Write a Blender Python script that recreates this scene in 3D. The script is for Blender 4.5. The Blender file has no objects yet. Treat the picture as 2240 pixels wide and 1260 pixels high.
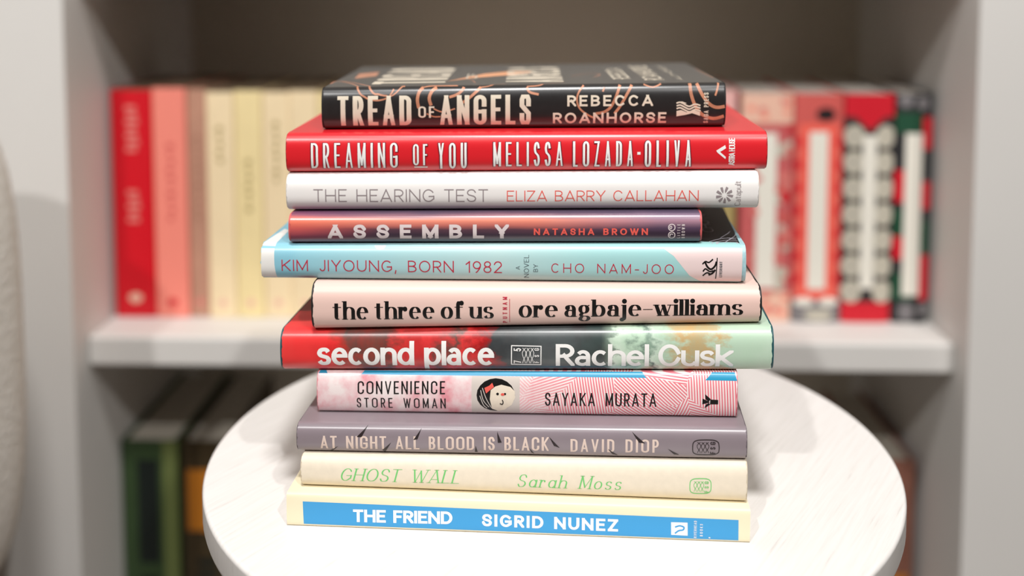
import bpy, bmesh, math, random
from mathutils import Vector, Matrix

random.seed(7)
scene = bpy.context.scene
COL = scene.collection

def lin(r, g, b):
    return tuple((c / 255 / 12.92 if c / 255 <= .04045 else ((c / 255 + .055) / 1.055) ** 2.4) for c in (r, g, b)) + (1,)

# ---------------------------------------------------------------- camera
TABLE_Z = .52
CAM_Z = TABLE_Z + .24405
cam = bpy.data.cameras.new('camera')
cam.sensor_width = 36
cam.lens = 2300 / 2240 * 36
cam.shift_y = -(630 - 136.0) / 2240
cam.clip_start = .01
cam.dof.use_dof = True
cam.dof.focus_distance = .472
cam.dof.aperture_fstop = 3.3
cam_o = bpy.data.objects.new('camera', cam)
COL.objects.link(cam_o)
cam_o.location = (0, 0, CAM_Z)
cam_o.rotation_euler = (math.radians(90 - 4.5), 0, 0)
scene.camera = cam_o

# ---------------------------------------------------------------- light and exposure
world = bpy.data.worlds.new('world')
scene.world = world
world.use_nodes = True
world.node_tree.nodes['Background'].inputs[0].default_value = (1, .97, .93, 1)
world.node_tree.nodes['Background'].inputs[1].default_value = .05

def lamp(name, loc, target, power, size, colour=(1, .985, .965)):
    d = bpy.data.lights.new(name, 'AREA')
    d.shape = 'DISK'; d.size = size; d.energy = power; d.color = colour
    o = bpy.data.objects.new(name, d); COL.objects.link(o)
    o.location = loc
    o.rotation_euler = (Vector(target) - Vector(loc)).to_track_quat('-Z', 'Y').to_euler()
    return o

lamp('ceiling_light', (.85, -1.3, 2.44), (0, .6, .5), 26, .07)
lamp('ceiling_light', (-.85, -1.3, 2.44), (0, .6, .5), 26, .07)
lamp('ceiling_light', (.0, -.2, 2.44), (0, .6, .5), 33, .24)

vs = scene.view_settings
vs.view_transform = 'Standard'; vs.look = 'None'; vs.gamma = 1; vs.use_curve_mapping = False
vs.exposure = .03

# ---------------------------------------------------------------- materials
MATS = {}
def mat(name, col, rough=.55, spec=.5, coat=0.0, vary=0.0, scale=40.0, bump=0.0, stretch=None, rot=0.0, sub=0.0):
    """principled paint with optional procedural variation (object coordinates)"""
    if name in MATS: return MATS[name]
    m = bpy.data.materials.new(name); m.use_nodes = True; MATS[name] = m
    nt = m.node_tree; b = nt.nodes['Principled BSDF']
    b.inputs['Roughness'].default_value = rough
    b.inputs['Specular IOR Level'].default_value = spec
    b.inputs['Coat Weight'].default_value = coat
    b.inputs['Coat Roughness'].default_value = .3
    b.inputs['Base Color'].default_value = col
    if vary or bump:
        tc = nt.nodes.new('ShaderNodeTexCoord'); mp = nt.nodes.new('ShaderNodeMapping')
        nt.links.new(tc.outputs['Object'], mp.inputs[0])
        if stretch: mp.inputs['Scale'].default_value = stretch
        mp.inputs['Rotation'].default_value = (0, 0, rot)
        nz = nt.nodes.new('ShaderNodeTexNoise'); nz.inputs['Scale'].default_value = scale; nz.inputs['Detail'].default_value = 5
        nt.links.new(mp.outputs[0], nz.inputs[0])
        if vary:
            rp = nt.nodes.new('ShaderNodeValToRGB')
            rp.color_ramp.elements[0].position = .3; rp.color_ramp.elements[1].position = .7
            rp.color_ramp.elements[0].color = tuple(c * (1 - vary) for c in col[:3]) + (1,)
            rp.color_ramp.elements[1].color = tuple(min(1, c * (1 + vary * .5)) for c in col[:3]) + (1,)
            nt.links.new(nz.outputs['Fac'], rp.inputs[0]); nt.links.new(rp.outputs[0], b.inputs['Base Color'])
        if bump:
            bp = nt.nodes.new('ShaderNodeBump'); bp.inputs['Strength'].default_value = bump; bp.inputs['Distance'].default_value = .001
            nt.links.new(nz.outputs['Fac'], bp.inputs['Height']); nt.links.new(bp.outputs[0], b.inputs['Normal'])
    return m

def node_mat(name, rough=.4, coat=0.0):
    m = bpy.data.materials.new(name); m.use_nodes = True; MATS[name] = m
    b = m.node_tree.nodes['Principled BSDF']; b.inputs['Roughness'].default_value = rough
    b.inputs['Coat Weight'].default_value = coat; b.inputs['Coat Roughness'].default_value = .25
    return m, m.node_tree, b

def ramp(nt, stops, interp='LINEAR'):
    r = nt.nodes.new('ShaderNodeValToRGB'); cr = r.color_ramp; cr.interpolation = interp
    while len(cr.elements) < len(stops): cr.elements.new(.5)
    for e, (p, c) in zip(cr.elements, stops): e.position = p; e.color = c
    return r

def math_node(nt, op, a, b):
    n = nt.nodes.new('ShaderNodeMath'); n.operation = op
    for i, v in enumerate((a, b)):
        if isinstance(v, (int, float)): n.inputs[i].default_value = v
        else: nt.links.new(v, n.inputs[i])
    return n.outputs[0]

def mix(nt, fac, a, b):
    n = nt.nodes.new('ShaderNodeMix'); n.data_type = 'RGBA'
    for i, v in ((0, fac), (6, a), (7, b)):
        if isinstance(v, (int, float)): n.inputs[i].default_value = v
        elif isinstance(v, tuple): n.inputs[i].default_value = v
        else: nt.links.new(v, n.inputs[i])
    return n.outputs[2]

INK = {
    'cream': mat('cream_ink', lin(222, 210, 190), .45), 'white': mat('white_ink', lin(245, 243, 240), .45),
    'grey_ink': mat('grey_ink', lin(150, 138, 140), .5), 'coral_ink': mat('coral_ink', lin(238, 96, 84), .5),
    'pale_ink': mat('pale_ink', lin(222, 208, 208), .45), 'crimson_ink': mat('crimson_ink', lin(190, 34, 62), .5),
    'black_ink': mat('black_ink', lin(18, 16, 16), .4), 'slate_ink': mat('slate_ink', lin(70, 80, 88), .5),
    'blush_ink': mat('blush_ink', lin(222, 200, 188), .5), 'green_ink': mat('green_ink', lin(112, 200, 112), .5),
    'dark_ink': mat('dark_ink', lin(38, 28, 30), .45), 'copper': mat('copper_foil', lin(196, 134, 104), .35, vary=.25, scale=150),
    'copper_light': mat('bright_copper_foil', lin(232, 164, 120), .4, vary=.1, scale=90), 'pink_white': mat('pink_white_print', lin(234, 212, 210), .4),
    'jacket_white': mat('jacket_white', lin(236, 234, 230), .35), 'hair_white': mat('hair_white', lin(190, 186, 196), .4),
    'band_blue': mat('band_blue', lin(40, 150, 190), .35), 'photo_grey': mat('photo_grey', lin(214, 204, 196), .4),
    'rice_white': mat('rice_white', lin(240, 226, 206), .5, vary=.06, scale=300), 'panel_blue': mat('panel_blue', lin(58, 156, 214), .4),
    'red_ink': mat('red_print', lin(205, 20, 40), .5), 'salmon_dark': mat('salmon_dark', lin(205, 90, 84), .55),
    'olive_ink': mat('olive_ink', lin(170, 150, 96), .6), 'brown_ink': mat('brown_ink', lin(150, 104, 84), .6), 'label_white': mat('label_white', lin(232, 228, 216), .6),
    'rose_ink': mat('rose_ink', lin(214, 120, 112), .6), 'green_dark': mat('green_dark', lin(18, 72, 48), .55), 'grey_print': mat('grey_print', lin(120, 116, 118), .55),
    'bone': mat('bone_print', lin(192, 186, 170), .6), 'peach': mat('peach_print', lin(232, 186, 164), .6), 'light_coral': mat('light_coral', lin(242, 136, 116), .6),
    'navy': mat('navy_print', lin(20, 32, 70), .6), 'amber': mat('amber_print', lin(196, 120, 30), .55), 'pine': mat('pine_print', lin(12, 24, 20), .6), 'moss': mat('moss_print', lin(112, 124, 70), .6),
}

# ---------------------------------------------------------------- object helpers
def link(name, me, parent=None, mats=()):
    o = bpy.data.objects.new(name, me); COL.objects.link(o)
    for m in mats: me.materials.append(m)
    if parent is not None: o.parent = parent
    return o

def thing(name, label, cat, loc=(0, 0, 0), rot=(0, 0, 0), group=None):
    o = bpy.data.objects.new(name, None); COL.objects.link(o)
    o.empty_display_size = .02
    o.location = loc; o.rotation_euler = rot
    o['label'] = label; o['category'] = cat
    if group: o['group'] = group
    return o

def struct(o):
    o['kind'] = 'structure'
    return o

def mesh_from_bm(name, bm, parent=None, m=None, smooth=False, bevel=0.0, seg=2):
    me = bpy.data.meshes.new(name)
    bmesh.ops.recalc_face_normals(bm, faces=bm.faces)
    bm.to_mesh(me); bm.free()
    o = link(name, me, parent, [m] if m else [])
    if smooth:
        for p in me.polygons: p.use_smooth = True
    if bevel:
        md = o.modifiers.new('bevel', 'BEVEL'); md.width = bevel; md.segments = seg; md.limit_method = 'ANGLE'
        for p in me.polygons: p.use_smooth = True
        md.harden_normals = True
    return o

def add_box(bm, x0, x1, y0, y1, z0, z1):
    v = [bm.verts.new(c) for c in ((x0, y0, z0), (x1, y0, z0), (x1, y1, z0), (x0, y1, z0), (x0, y0, z1), (x1, y0, z1), (x1, y1, z1), (x0, y1, z1))]
    for f in ((0, 3, 2, 1), (4, 5, 6, 7), (0, 1, 5, 4), (1, 2, 6, 5), (2, 3, 7, 6), (3, 0, 4, 7)):
        bm.faces.new([v[i] for i in f])

def box(name, x0, x1, y0, y1, z0, z1, m, parent=None, bevel=0.0):
    bm = bmesh.new(); add_box(bm, x0, x1, y0, y1, z0, z1)
    return mesh_from_bm(name, bm, parent, m, bevel=bevel)

def lathe(name, prof, m, parent=None, seg=96, loc=(0, 0)):
    bm = bmesh.new(); rings = []
    for r, z in prof:
        if r < 1e-6: rings.append([bm.verts.new((loc[0], loc[1], z))])
        else: rings.append([bm.verts.new((loc[0] + r * math.cos(2 * math.pi * i / seg), loc[1] + r * math.sin(2 * math.pi * i / seg), z)) for i in range(seg)])
    for a, b in zip(rings, rings[1:]):
        for i in range(seg):
            j = (i + 1) % seg
            if len(a) == 1 and len(b) == 1: continue
            if len(a) == 1: bm.faces.new((a[0], b[i], b[j]))
            elif len(b) == 1: bm.faces.new((a[i], a[j], b[0]))
            else: bm.faces.new((a[i], a[j], b[j], b[i]))
    o = mesh_from_bm(name, bm, parent, m, smooth=True)
    return o

def taper_leg(name, p0, p1, r0, r1, m, parent, seg=20):
    bm = bmesh.new(); d = (Vector(p1) - Vector(p0)).normalized()
    a = d.orthogonal().normalized(); b = d.cross(a)
    R = [[bm.verts.new(Vector(p) + r * (math.cos(t * 2 * math.pi / seg) * a + math.sin(t * 2 * math.pi / seg) * b)) for t in range(seg)] for p, r in ((p0, r0), (p1, r1))]
    for i in range(seg): bm.faces.new((R[0][i], R[0][(i + 1) % seg], R[1][(i + 1) % seg], R[1][i]))
    bm.faces.new(R[0][::-1]); bm.faces.new(R[1])
    o = mesh_from_bm(name, bm, parent, m)
    for p in o.data.polygons: p.use_smooth = len(p.vertices) == 4
    return o

# ---------------------------------------------------------------- lettering
def arc(cx, cy, rx, ry, a0, a1, n=None):
    n = n or max(3, int(abs(a1 - a0) / 15) + 1)
    return [(cx + rx * math.cos(math.radians(a0 + (a1 - a0) * i / n)), cy + ry * math.sin(math.radians(a0 + (a1 - a0) * i / n))) for i in range(n + 1)]

def spline(P, k=5):
    out = []
    for i in range(len(P) - 1):
        p0, p1, p2, p3 = P[max(i - 1, 0)], P[i], P[i + 1], P[min(i + 2, len(P) - 1)]
        for j in range(k):
            t = j / k
            out.append(tuple(0.5 * (2 * p1[d] + (p2[d] - p0[d]) * t + (2 * p0[d] - 5 * p1[d] + 4 * p2[d] - p3[d]) * t * t
                                    + (3 * p1[d] - p0[d] - 3 * p2[d] + p3[d]) * t ** 3) for d in (0, 1)))
    return out + [P[-1]]

def opath(r):
    """counter-clockwise rounded outline starting at the right middle; r = corner height"""
    return ([(1, .5)] if r < .5 else []) + arc(.5, 1 - r, .5, r, 0, 180, 14) + arc(.5, r, .5, r, 180, 360, 14) + ([(1, .5)] if r < .5 else [])

def caps(ch, r, gap, sq):
    """(relative width, strokes) of a capital, digit or sign on the unit box"""
    lo, hi = .5 - gap, .5 + gap
    if ch == 'A': return .78, [[(0, 0), (.5, 1)], [(.5, 1), (1, 0)], [(.17, .27), (.83, .27)]]
    if ch == 'B': return .62, [[(0, 0), (0, 1)], [(0, 1), (.45, 1)] + arc(.45, .76, .47, .24, 90, -90, 10) + [(0, .52)], [(0, .52), (.45, .52)] + arc(.45, .26, .55, .26, 90, -90, 10) + [(0, 0)]]
    if ch in 'CG':
        P = [p for p in opath(r) if not (p[0] > .6 and lo < p[1] < hi)]
        if r < .5: P = [(1, hi)] + P + [(1, lo)]
        if ch == 'C': return .74, [P]
        P = [p for p in P if not (p[0] > .6 and p[1] < .5 and p[1] > .2)] + [(1, .22), (1, .46)]
        return .78, [P, [(.56, .44), (1, .44)]]
    if ch == 'D':
        q = min(r, .5)
        return .72, [[(0, 0), (0, 1)], [(0, 1), (.4, 1)] + arc(.4, 1 - q, .6, q, 90, 0, 9) + arc(.4, q, .6, q, 0, -90, 9) + [(0, 0)]]
    if ch == 'E': return .54, [[(0, 0), (0, 1)], [(0, 1), (1, 1)], [(0, .52), (.86, .52)], [(0, 0), (1, 0)]]
    if ch == 'F': return .52, [[(0, 0), (0, 1)], [(0, 1), (1, 1)], [(0, .5), (.86, .5)]]
    if ch == 'H': return .72, [[(0, 0), (0, 1)], [(1, 0), (1, 1)], [(0, .51), (1, .51)]]
    if ch == 'I': return .0, [[(.5, 0), (.5, 1)]]
    if ch == 'J':
        q = min(r, .3)
        return .4, [[(1, 1), (1, q)] + arc(.5, q, .5, q, 0, -150, 9)]
    if ch == 'K': return .66, [[(0, 0), (0, 1)], [(1, 1), (0, .4)], [(.28, .56), (1, 0)]]
    if ch == 'L': return .5, [[(0, 0), (0, 1)], [(0, 0), (1, 0)]]
    if ch == 'M': return .86, [[(0, 0), (0, 1)], [(0, 1), (.5, .12)], [(.5, .12), (1, 1)], [(1, 0), (1, 1)]]
    if ch == 'N': return .74, [[(0, 0), (0, 1)], [(0, 1), (1, 0)], [(1, 0), (1, 1)]]
    if ch in 'O0': return .84, [opath(r)]
    if ch in 'PR':
        s = [[(0, 0), (0, 1)], [(0, 1), (.5, 1)] + arc(.5, .73, .5, .27, 90, -90, 10) + [(0, .46)]]
        return .6, s + ([[(.48, .46), (1, 0)]] if ch == 'R' else [])
    if ch == 'S':
        if sq: return .62, [[(1, .7), (1, .88), (.84, 1), (.16, 1), (0, .88), (0, .66), (1, .36), (1, .12), (.84, 0), (.16, 0), (0, .12), (0, .3)]]
        return .6, [spline([(.95, .82), (.78, .96), (.5, 1), (.17, .94), (.02, .75), (.17, .585), (.5, .51), (.83, .43), (1, .255), (.84, .06), (.5, 0), (.2, .045), (.02, .2)])]
    if ch == 'T': return .62, [[(.5, 0), (.5, 1)], [(0, 1), (1, 1)]]
    if ch == 'U':
        q = min(r, .4)
        return .7, [[(0, 1), (0, q)] + arc(.5, q, .5, q, 180, 360, 14) + [(1, 1)]]
    if ch == 'V': return .74, [[(0, 1), (.5, 0)], [(.5, 0), (1, 1)]]
    if ch == 'W': return 1.12, [[(0, 1), (.26, 0)], [(.26, 0), (.5, .92)], [(.5, .92), (.74, 0)], [(.74, 0), (1, 1)]]
    if ch == 'X': return .7, [[(0, 0), (1, 1)], [(0, 1), (1, 0)]]
    if ch == 'Y': return .7, [[(0, 1), (.5, .46)], [(1, 1), (.5, .46)], [(.5, .5), (.5, 0)]]
    if ch == 'Z': return .62, [[(0, 1), (1, 1)], [(1, 1), (0, 0)], [(0, 0), (1, 0)]]
    if ch == '1': return .3, [[(.9, 0), (.9, 1)], [(.9, .98), (.1, .78)]]
    if ch == '2': return .56, [arc(.5, .72, .5, .28, 165, -20, 12) + [(0, 0)], [(0, 0), (1, 0)]]
    if ch == '5': return .56, [[(.95, 1), (.2, 1)], [(.2, 1), (.12, .55)], spline([(.1, .54), (.5, .64), (1, .34), (.55, 0), (.02, .12)])]
    if ch == '7': return .56, [[(0, 1), (1, 1)], [(1, 1), (.3, 0)]]
    if ch == '8': return .56, [arc(.5, .765, .43, .235, 0, 360, 18), arc(.5, .265, .5, .265, 0, 360, 18)]
    if ch == '9': return .58, [arc(.5, .68, .5, .32, 0, 360, 20), spline([(1, .68), (.92, .42), (.6, .12), (.42, 0)])]
    if ch == ',': return .06, [[(.9, .06), (.1, -.17)]]
    if ch == '-': return .34, [[(0, .4), (1, .4)]]
    if ch == '.': return .0, [[(.5, .47), (.5, .53)]]
    return .5, []

def small(ch, x, sty):
    """lower-case letters; x = x-height"""
    S = sty.get('serif')
    m = x / 2
    bowl = arc(.5, m, .5, m, 0, 360, 22)
    if ch == 'o': return .58, [bowl]
    if ch == 'e': return .56, [[(0.02, .56 * x), (.98, .56 * x)], [(1, .56 * x)] + arc(.5, m, .5, m, 8, 315, 18)]
    if ch == 'c': return .48, [arc(.56, m, .56, m, 46, 314, 16)]
    if ch == 's': return .45, [[(p[0], p[1] * x) for p in caps('S', .5, .3, False)[1][0]]]
    if ch == 'l': return .0, [[(.5, 0), (.5, 1)]]
    if ch == 'i': return .0, [[(.5, 0), (.5, x)], ('dot', .5, .9)]
    if ch == 't': return .36, [[(.36, .88), (.36, .16)] + arc(.74, .16, .38, .16, 180, 290, 8), [(0, x), (.92, x)]]
    if ch in 'hn': return .56, [[(0, 0), (0, 1 if ch == 'h' else x)], [(0, x * .62)] + arc(.52, x * .66, .48, x * .34, 150, 0, 10) + [(1, 0)]]
    if ch == 'm': return .98, [[(0, 0), (0, x)], [(0, x * .62)] + arc(.27, x * .68, .23, x * .32, 150, 0, 9) + [(.5, 0)], [(.5, x * .62)] + arc(.77, x * .68, .23, x * .32, 150, 0, 9) + [(1, 0)]]
    if ch == 'r': return .36, [[(0, 0), (0, x)], [(0, x * .6)] + arc(.6, x * .62, .5, x * .36, 150, 62, 8)] + ([('dot', .88, x * .83)] if S else [])
    if ch == 'f': return .36, [[(.3, 0), (.3, .8)] + arc(.68, .8, .38, .2, 180, 60, 8), [(0, x), (.85, x)]] + ([('dot', .95, .9)] if S else [])
    if ch == 'u': return .56, [[(0, x), (0, x * .36)] + arc(.46, x * .36, .46, x * .36, 180, 340, 10), [(1, x), (1, 0)]]
    if ch == 'w': return .86, [[(0, x), (.27, 0)], [(.27, 0), (.5, x * .97)], [(.5, x * .97), (.74, 0)], [(.74, 0), (1, x)]]
    if ch == 'a' and sty.get('single_a'): return .55, [bowl, [(1, 0), (1, x)]]
    if ch == 'a': return .5, [[(.92, 0), (.92, x * .66)] + arc(.5, x * .66, .42, x * .34, 0, 150, 9), arc(.44, x * .29, .44, x * .29, 60, 300, 14) + [(.92, x * .16)], [(.92, x * .56), (.5, x * .56)]] + ([('dot', .14, x * .78)] if S else [])
    if ch == 'b': return .58, [[(0, 0), (0, 1)], bowl]
    if ch == 'd': return .58, [[(1, 0), (1, 1)], bowl]
    if ch == 'p': return .58, [[(0, -.26), (0, x)], bowl]
    if ch == 'g' and S: return .52, [arc(.45, x * .66, .42, x * .34, 0, 360, 20), [(.72, x * .88), (1.02, x * 1.0)], spline([(.3, x * .36), (.12, .1), (.35, .03), (.8, 0), (1, -.13), (.75, -.27), (.35, -.28), (.05, -.16), (.25, .02)])]
    if ch == 'j': return .12, [[(.8, x), (.8, -.12)] + arc(.1, -.12, .7, .14, 0, -110, 7), ('dot', .8, .9)] + ([('dot', -.3, -.22)] if S else [])
    if ch == 'k': return .54, [[(0, 0), (0, 1)], [(.95, x), (0, x * .38)], [(.3, x * .55), (1, 0)]]
    return .5, []

class Poly(list):
    """an outline with the layer its stroke is printed in"""
    lv = 0

def remap(polys, fn):
    out = []
    for q in polys:
        r = Poly(fn(p) for p in q); r.lv = getattr(q, 'lv', 0); out.append(r)
    return out

def clip(poly, ax, lim, keep_less):
    out = []
    for i, p in enumerate(poly):
        q = poly[(i + 1) % len(poly)]
        a, b = (p[ax] <= lim) == keep_less or p[ax] == lim, (q[ax] <= lim) == keep_less or q[ax] == lim
        if a: out.append(p)
        if a != b:
            t = (lim - p[ax]) / (q[ax] - p[ax])
            out.append((p[0] + (q[0] - p[0]) * t, p[1] + (q[1] - p[1]) * t))
    return out

def ribbon(P, wid, cap0=True, cap1=True):
    """quads of a stroke along P; wid(dx, dy) = stroke width in that direction"""
    P = [p for i, p in enumerate(P) if i == 0 or math.dist(p, P[i - 1]) > 1e-6]
    n = len(P)
    if n < 2: return []
    closed = math.dist(P[0], P[-1]) < 1e-5
    L, R = [], []
    for i in range(n):
        if closed: a, b = P[i - 1 if i else n - 2], P[i + 1 if i < n - 1 else 1]
        else: a, b = P[max(i - 1, 0)], P[min(i + 1, n - 1)]
        d1 = (P[i][0] - a[0], P[i][1] - a[1]); d2 = (b[0] - P[i][0], b[1] - P[i][1])
        u = [(d[0] / (math.hypot(*d) or 1), d[1] / (math.hypot(*d) or 1)) for d in (d1, d2)]
        if d1 == (0, 0): u[0] = u[1]
        if d2 == (0, 0): u[1] = u[0]
        t = (u[0][0] + u[1][0], u[0][1] + u[1][1]); l = math.hypot(*t) or 1; t = (t[0] / l, t[1] / l)
        h = wid(*t) / 2 / max(.45, abs(t[0] * u[0][0] + t[1] * u[0][1]))
        c = P[i]
        if not closed and ((i == 0 and cap0) or (i == n - 1 and cap1)):
            e = wid(-t[1], t[0]) / 2 * (-1 if i == 0 else 1)
            if abs(t[1]) > .35 and abs(t[0]) > .05: e *= 1.6
            c = (c[0] + t[0] * e, c[1] + t[1] * e)
        L.append((c[0] - t[1] * h, c[1] + t[0] * h)); R.append((c[0] + t[1] * h, c[1] - t[0] * h))
    out = []
    for i in range(n - 1):
        for q in ([R[i], R[i + 1], L[i + 1]], [R[i], L[i + 1], L[i]]):
            a = (q[1][0] - q[0][0]) * (q[2][1] - q[0][1]) - (q[1][1] - q[0][1]) * (q[2][0] - q[0][0])
            if abs(a) > 1e-9: out.append(q if a > 0 else q[::-1])
    return out

def text_polys(txt, width, height, thick=.13, thin=None, track=.12, space=.35, r=.5, gap=.28, sq=False, serif=False, shear=0.0, x=.7, single_a=False, ws=None, diag=1.0, slen=.8):
    """polygons of a line of lettering that fills width x height (baseline at 0)"""
    thin = thin if thin is not None else thick * .88
    sty = dict(serif=serif, single_a=single_a)
    G = []
    for ch in txt:
        if ch == ' ': G.append((None, space)); continue
        G.append(small(ch, x, sty) if ch.islower() else caps(ch, r, gap, sq))
    H = 1.0
    tot_w = sum(g[0] for g in G if g[0] is not None)
    fixed = sum(thick for g in G if g[0] is not None) + sum(g[1] for g in G if g[0] is None) + track * (len(G) - 1)
    W = width / height
    k = ws if ws else max(.12, (W - fixed) / max(tot_w, 1e-6))
    tr = track + ((W - fixed - k * tot_w) / max(1, len(G) - 1))
    polys, X, marks = [], 0.0, []
    def wid(dx, dy): return thin + (thick - thin) * abs(dy) ** 1.5
    for g, ch in zip(G, txt):
        if g[0] is None: X += g[1] + tr; continue
        w = g[0] * k
        lower = ch.islower()
        top = 1.0 - thin / 2 if not lower else 1.0
        for lv, s in enumerate(g[1]):
            first = len(polys)
            if s and s[0] == 'dot':
                rr = thick * .62
                polys.append([(X + thick / 2 + s[1] * w + px, s[2] + py) for px, py in arc(0, 0, rr, rr, 0, 337.5, 15)]); marks.append((first, 6)); continue
            hi = 1.0
            def fy(y):
                if not lower: return thin / 2 + y * (1 - thin)
                return thin / 2 + y / x * (x - thin) if 0 <= y <= x else (y if y > x else y + thin / 2)
            Q = [(X + thick / 2 + px * w, fy(py)) for px, py in s]
            straight = len(Q) == 2
            y0, y1 = -0.0, (1.0 if (not lower or max(p[1] for p in s) > x + .02) else x)
            if min(p[1] for p in s) < -.01: y0 = -.4
            slant = straight and .02 < abs(Q[0][0] - Q[1][0]) and .02 < abs(Q[0][1] - Q[1][1])
            ends = [not lower or straight or s[e][1] in (0, 1, x, -.26) for e in (0, -1)]
            up = serif and slant and (Q[0][0] - Q[1][0]) * (Q[0][1] - Q[1][1]) > 0
            for q in ribbon(Q, (lambda dx, dy: thin * 1.4 if up else wid(dx, dy) * diag) if slant else wid, ends[0], ends[1]):
                q = clip(clip(q, 1, y1, True), 1, y0, False)
                if not lower or straight: q = clip(clip(q, 0, X - .005, False), 0, X + w + thick + .005, True)
                if len(q) >= 3: polys.append(q)
            marks.append((first, lv))
            if serif:
                for e, o in ((0, 1), (-1, -2)):
                    p, pp = s[e], s[o]
                    dy = abs(Q[e][1] - Q[o][1]); dx = abs(Q[e][0] - Q[o][0])
                    if dy > .8 * dx and dy > .12 and (p[1] in (0, 1, x)) and ch not in 'tcCGSse' and not (ch in 'fa' and p[1] != 0) and not (ch == 'u' and p[1] == 0 and e == 0):
                        L = thick * slen
                        bx = Q[e][0]; by = 0 if p[1] == 0 else (p[1] - thin)
                        lft = L; rgt = L if (p[1] == 0 or not lower or ch == 'w') else .0
                        marks.append((len(polys), 7))
                        polys.append([(bx - lft, by), (bx + rgt, by), (bx + rgt, by + thin * .9), (bx - lft, by + thin * .9)])
        X += w + thick + tr
    lay = [0] * len(polys)
    for a, lv in marks:
        for i in range(a, len(polys)): lay[i] = lv
    out = []
    for q, lv in zip(polys, lay):
        r = Poly(((px + shear * py) * height, py * height) for px, py in q); r.lv = lv; out.append(r)
    return out

# ---------------------------------------------------------------- room
wall_paint = mat('wall_paint', lin(106, 98, 88), .8, vary=.02, scale=6)
floor_wood = mat('floor_wood', lin(72, 56, 42), .5, vary=.2, scale=8, stretch=(1, 12, 1))
struct(box('floor', -2.2, 2.2, -2.6, 1.6, -.05, 0, floor_wood))
struct(box('ceiling', -2.2, 2.2, -2.6, 1.6, 2.5, 2.55, wall_paint))
struct(box('wall_back', -2.2, 2.2, 1.4, 1.45, 0, 2.5, wall_paint))
struct(box('wall_left', -2.25, -2.2, -2.6, 1.45, 0, 2.5, wall_paint))
struct(box('wall_right', 2.2, 2.25, -2.6, 1.45, 0, 2.5, wall_paint))
struct(box('wall_front', -2.2, 2.2, -2.65, -2.6, 0, 2.5, wall_paint))

# ---------------------------------------------------------------- bookcase
CASE_YAW = math.radians(-1.5)
CASE_Y = .874
case_paint = mat('case_paint', lin(216, 213, 209), .55, vary=.02, scale=9)
back_paint = mat('case_back_paint', lin(214, 205, 190), .6, vary=.03, scale=9)
SHELF_Z = .458
XL, XR = -.3655, .3735
case = thing('bookcase', 'pale grey built-in bookcase with wide front stiles and open compartments, behind the round table', 'bookcase', (0, CASE_Y, 0), (0, 0, CASE_YAW))
for x0, x1 in ((XL - .19, XL), (XR, XR + .19)):
    box('stile', x0, x1, -.027, -.003, 0, 1.62, case_paint, case, .0015)
for x0, x1 in ((XL - .02, XL - .0005), (XR + .0005, XR + .02)):
    box('side_panel', x0, x1, -.003, .29, 0, 1.6, case_paint, case)
box('back_panel', XL - .02, XR + .02, .29, .305, 0, 1.6, back_paint, case)
box('top_rail', XL - .19, XR + .19, -.03, -.003, 1.62, 1.7, case_paint, case, .002)
box('shelf', XL, XR, 0, .29, SHELF_Z - .0265, SHELF_Z, case_paint, case, .003)
box('shelf', XL, XR, 0, .29, .758, .7845, case_paint, case, .003)
box('shelf', XL, XR, 0, .29, .085, .1115, case_paint, case, .003)
box('shelf', XL, XR, 0, .29, 1.09, 1.1165, case_paint, case, .003)
box('plinth', XL, XR, .01, .03, 0, .085, case_paint, case)

def in_case(x, y, z):
    c, s = math.cos(CASE_YAW), math.sin(CASE_YAW)
    return (x * c - y * s, CASE_Y + x * s + y * c, z)

# ---------------------------------------------------------------- table
def wood_white():
    m, nt, b = node_mat('whitewashed_wood', .42)
    b.inputs['Specular IOR Level'].default_value = .4
    tc = nt.nodes.new('ShaderNodeTexCoord'); mp = nt.nodes.new('ShaderNodeMapping')
    m0 = nt.nodes.new('ShaderNodeMapping'); m0.inputs['Rotation'].default_value = (0, 0, math.radians(-57))
    mp.inputs['Scale'].default_value = (16, 330, 60)
    nt.links.new(tc.outputs['Object'], m0.inputs[0]); nt.links.new(m0.outputs[0], mp.inputs[0])
    n1 = nt.nodes.new('ShaderNodeTexNoise'); n1.inputs['Scale'].default_value = 1.6; n1.inputs['Detail'].default_value = 6; n1.inputs['Roughness'].default_value = .6
    nt.links.new(mp.outputs[0], n1.inputs[0])
    r = ramp(nt, [(.25, lin(206, 201, 197)), (.37, lin(226, 222, 218)), (.6, lin(232, 228, 225))])
    nt.links.new(n1.outputs['Fac'], r.inputs[0]); nt.links.new(r.outputs[0], b.inputs['Base Color'])
    bp = nt.nodes.new('ShaderNodeBump'); bp.inputs['Strength'].default_value = .16; bp.inputs['Distance'].default_value = .0005
    nt.links.new(n1.outputs['Fac'], bp.inputs['Height']); nt.links.new(bp.outputs[0], b.inputs['Normal'])
    return m

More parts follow.
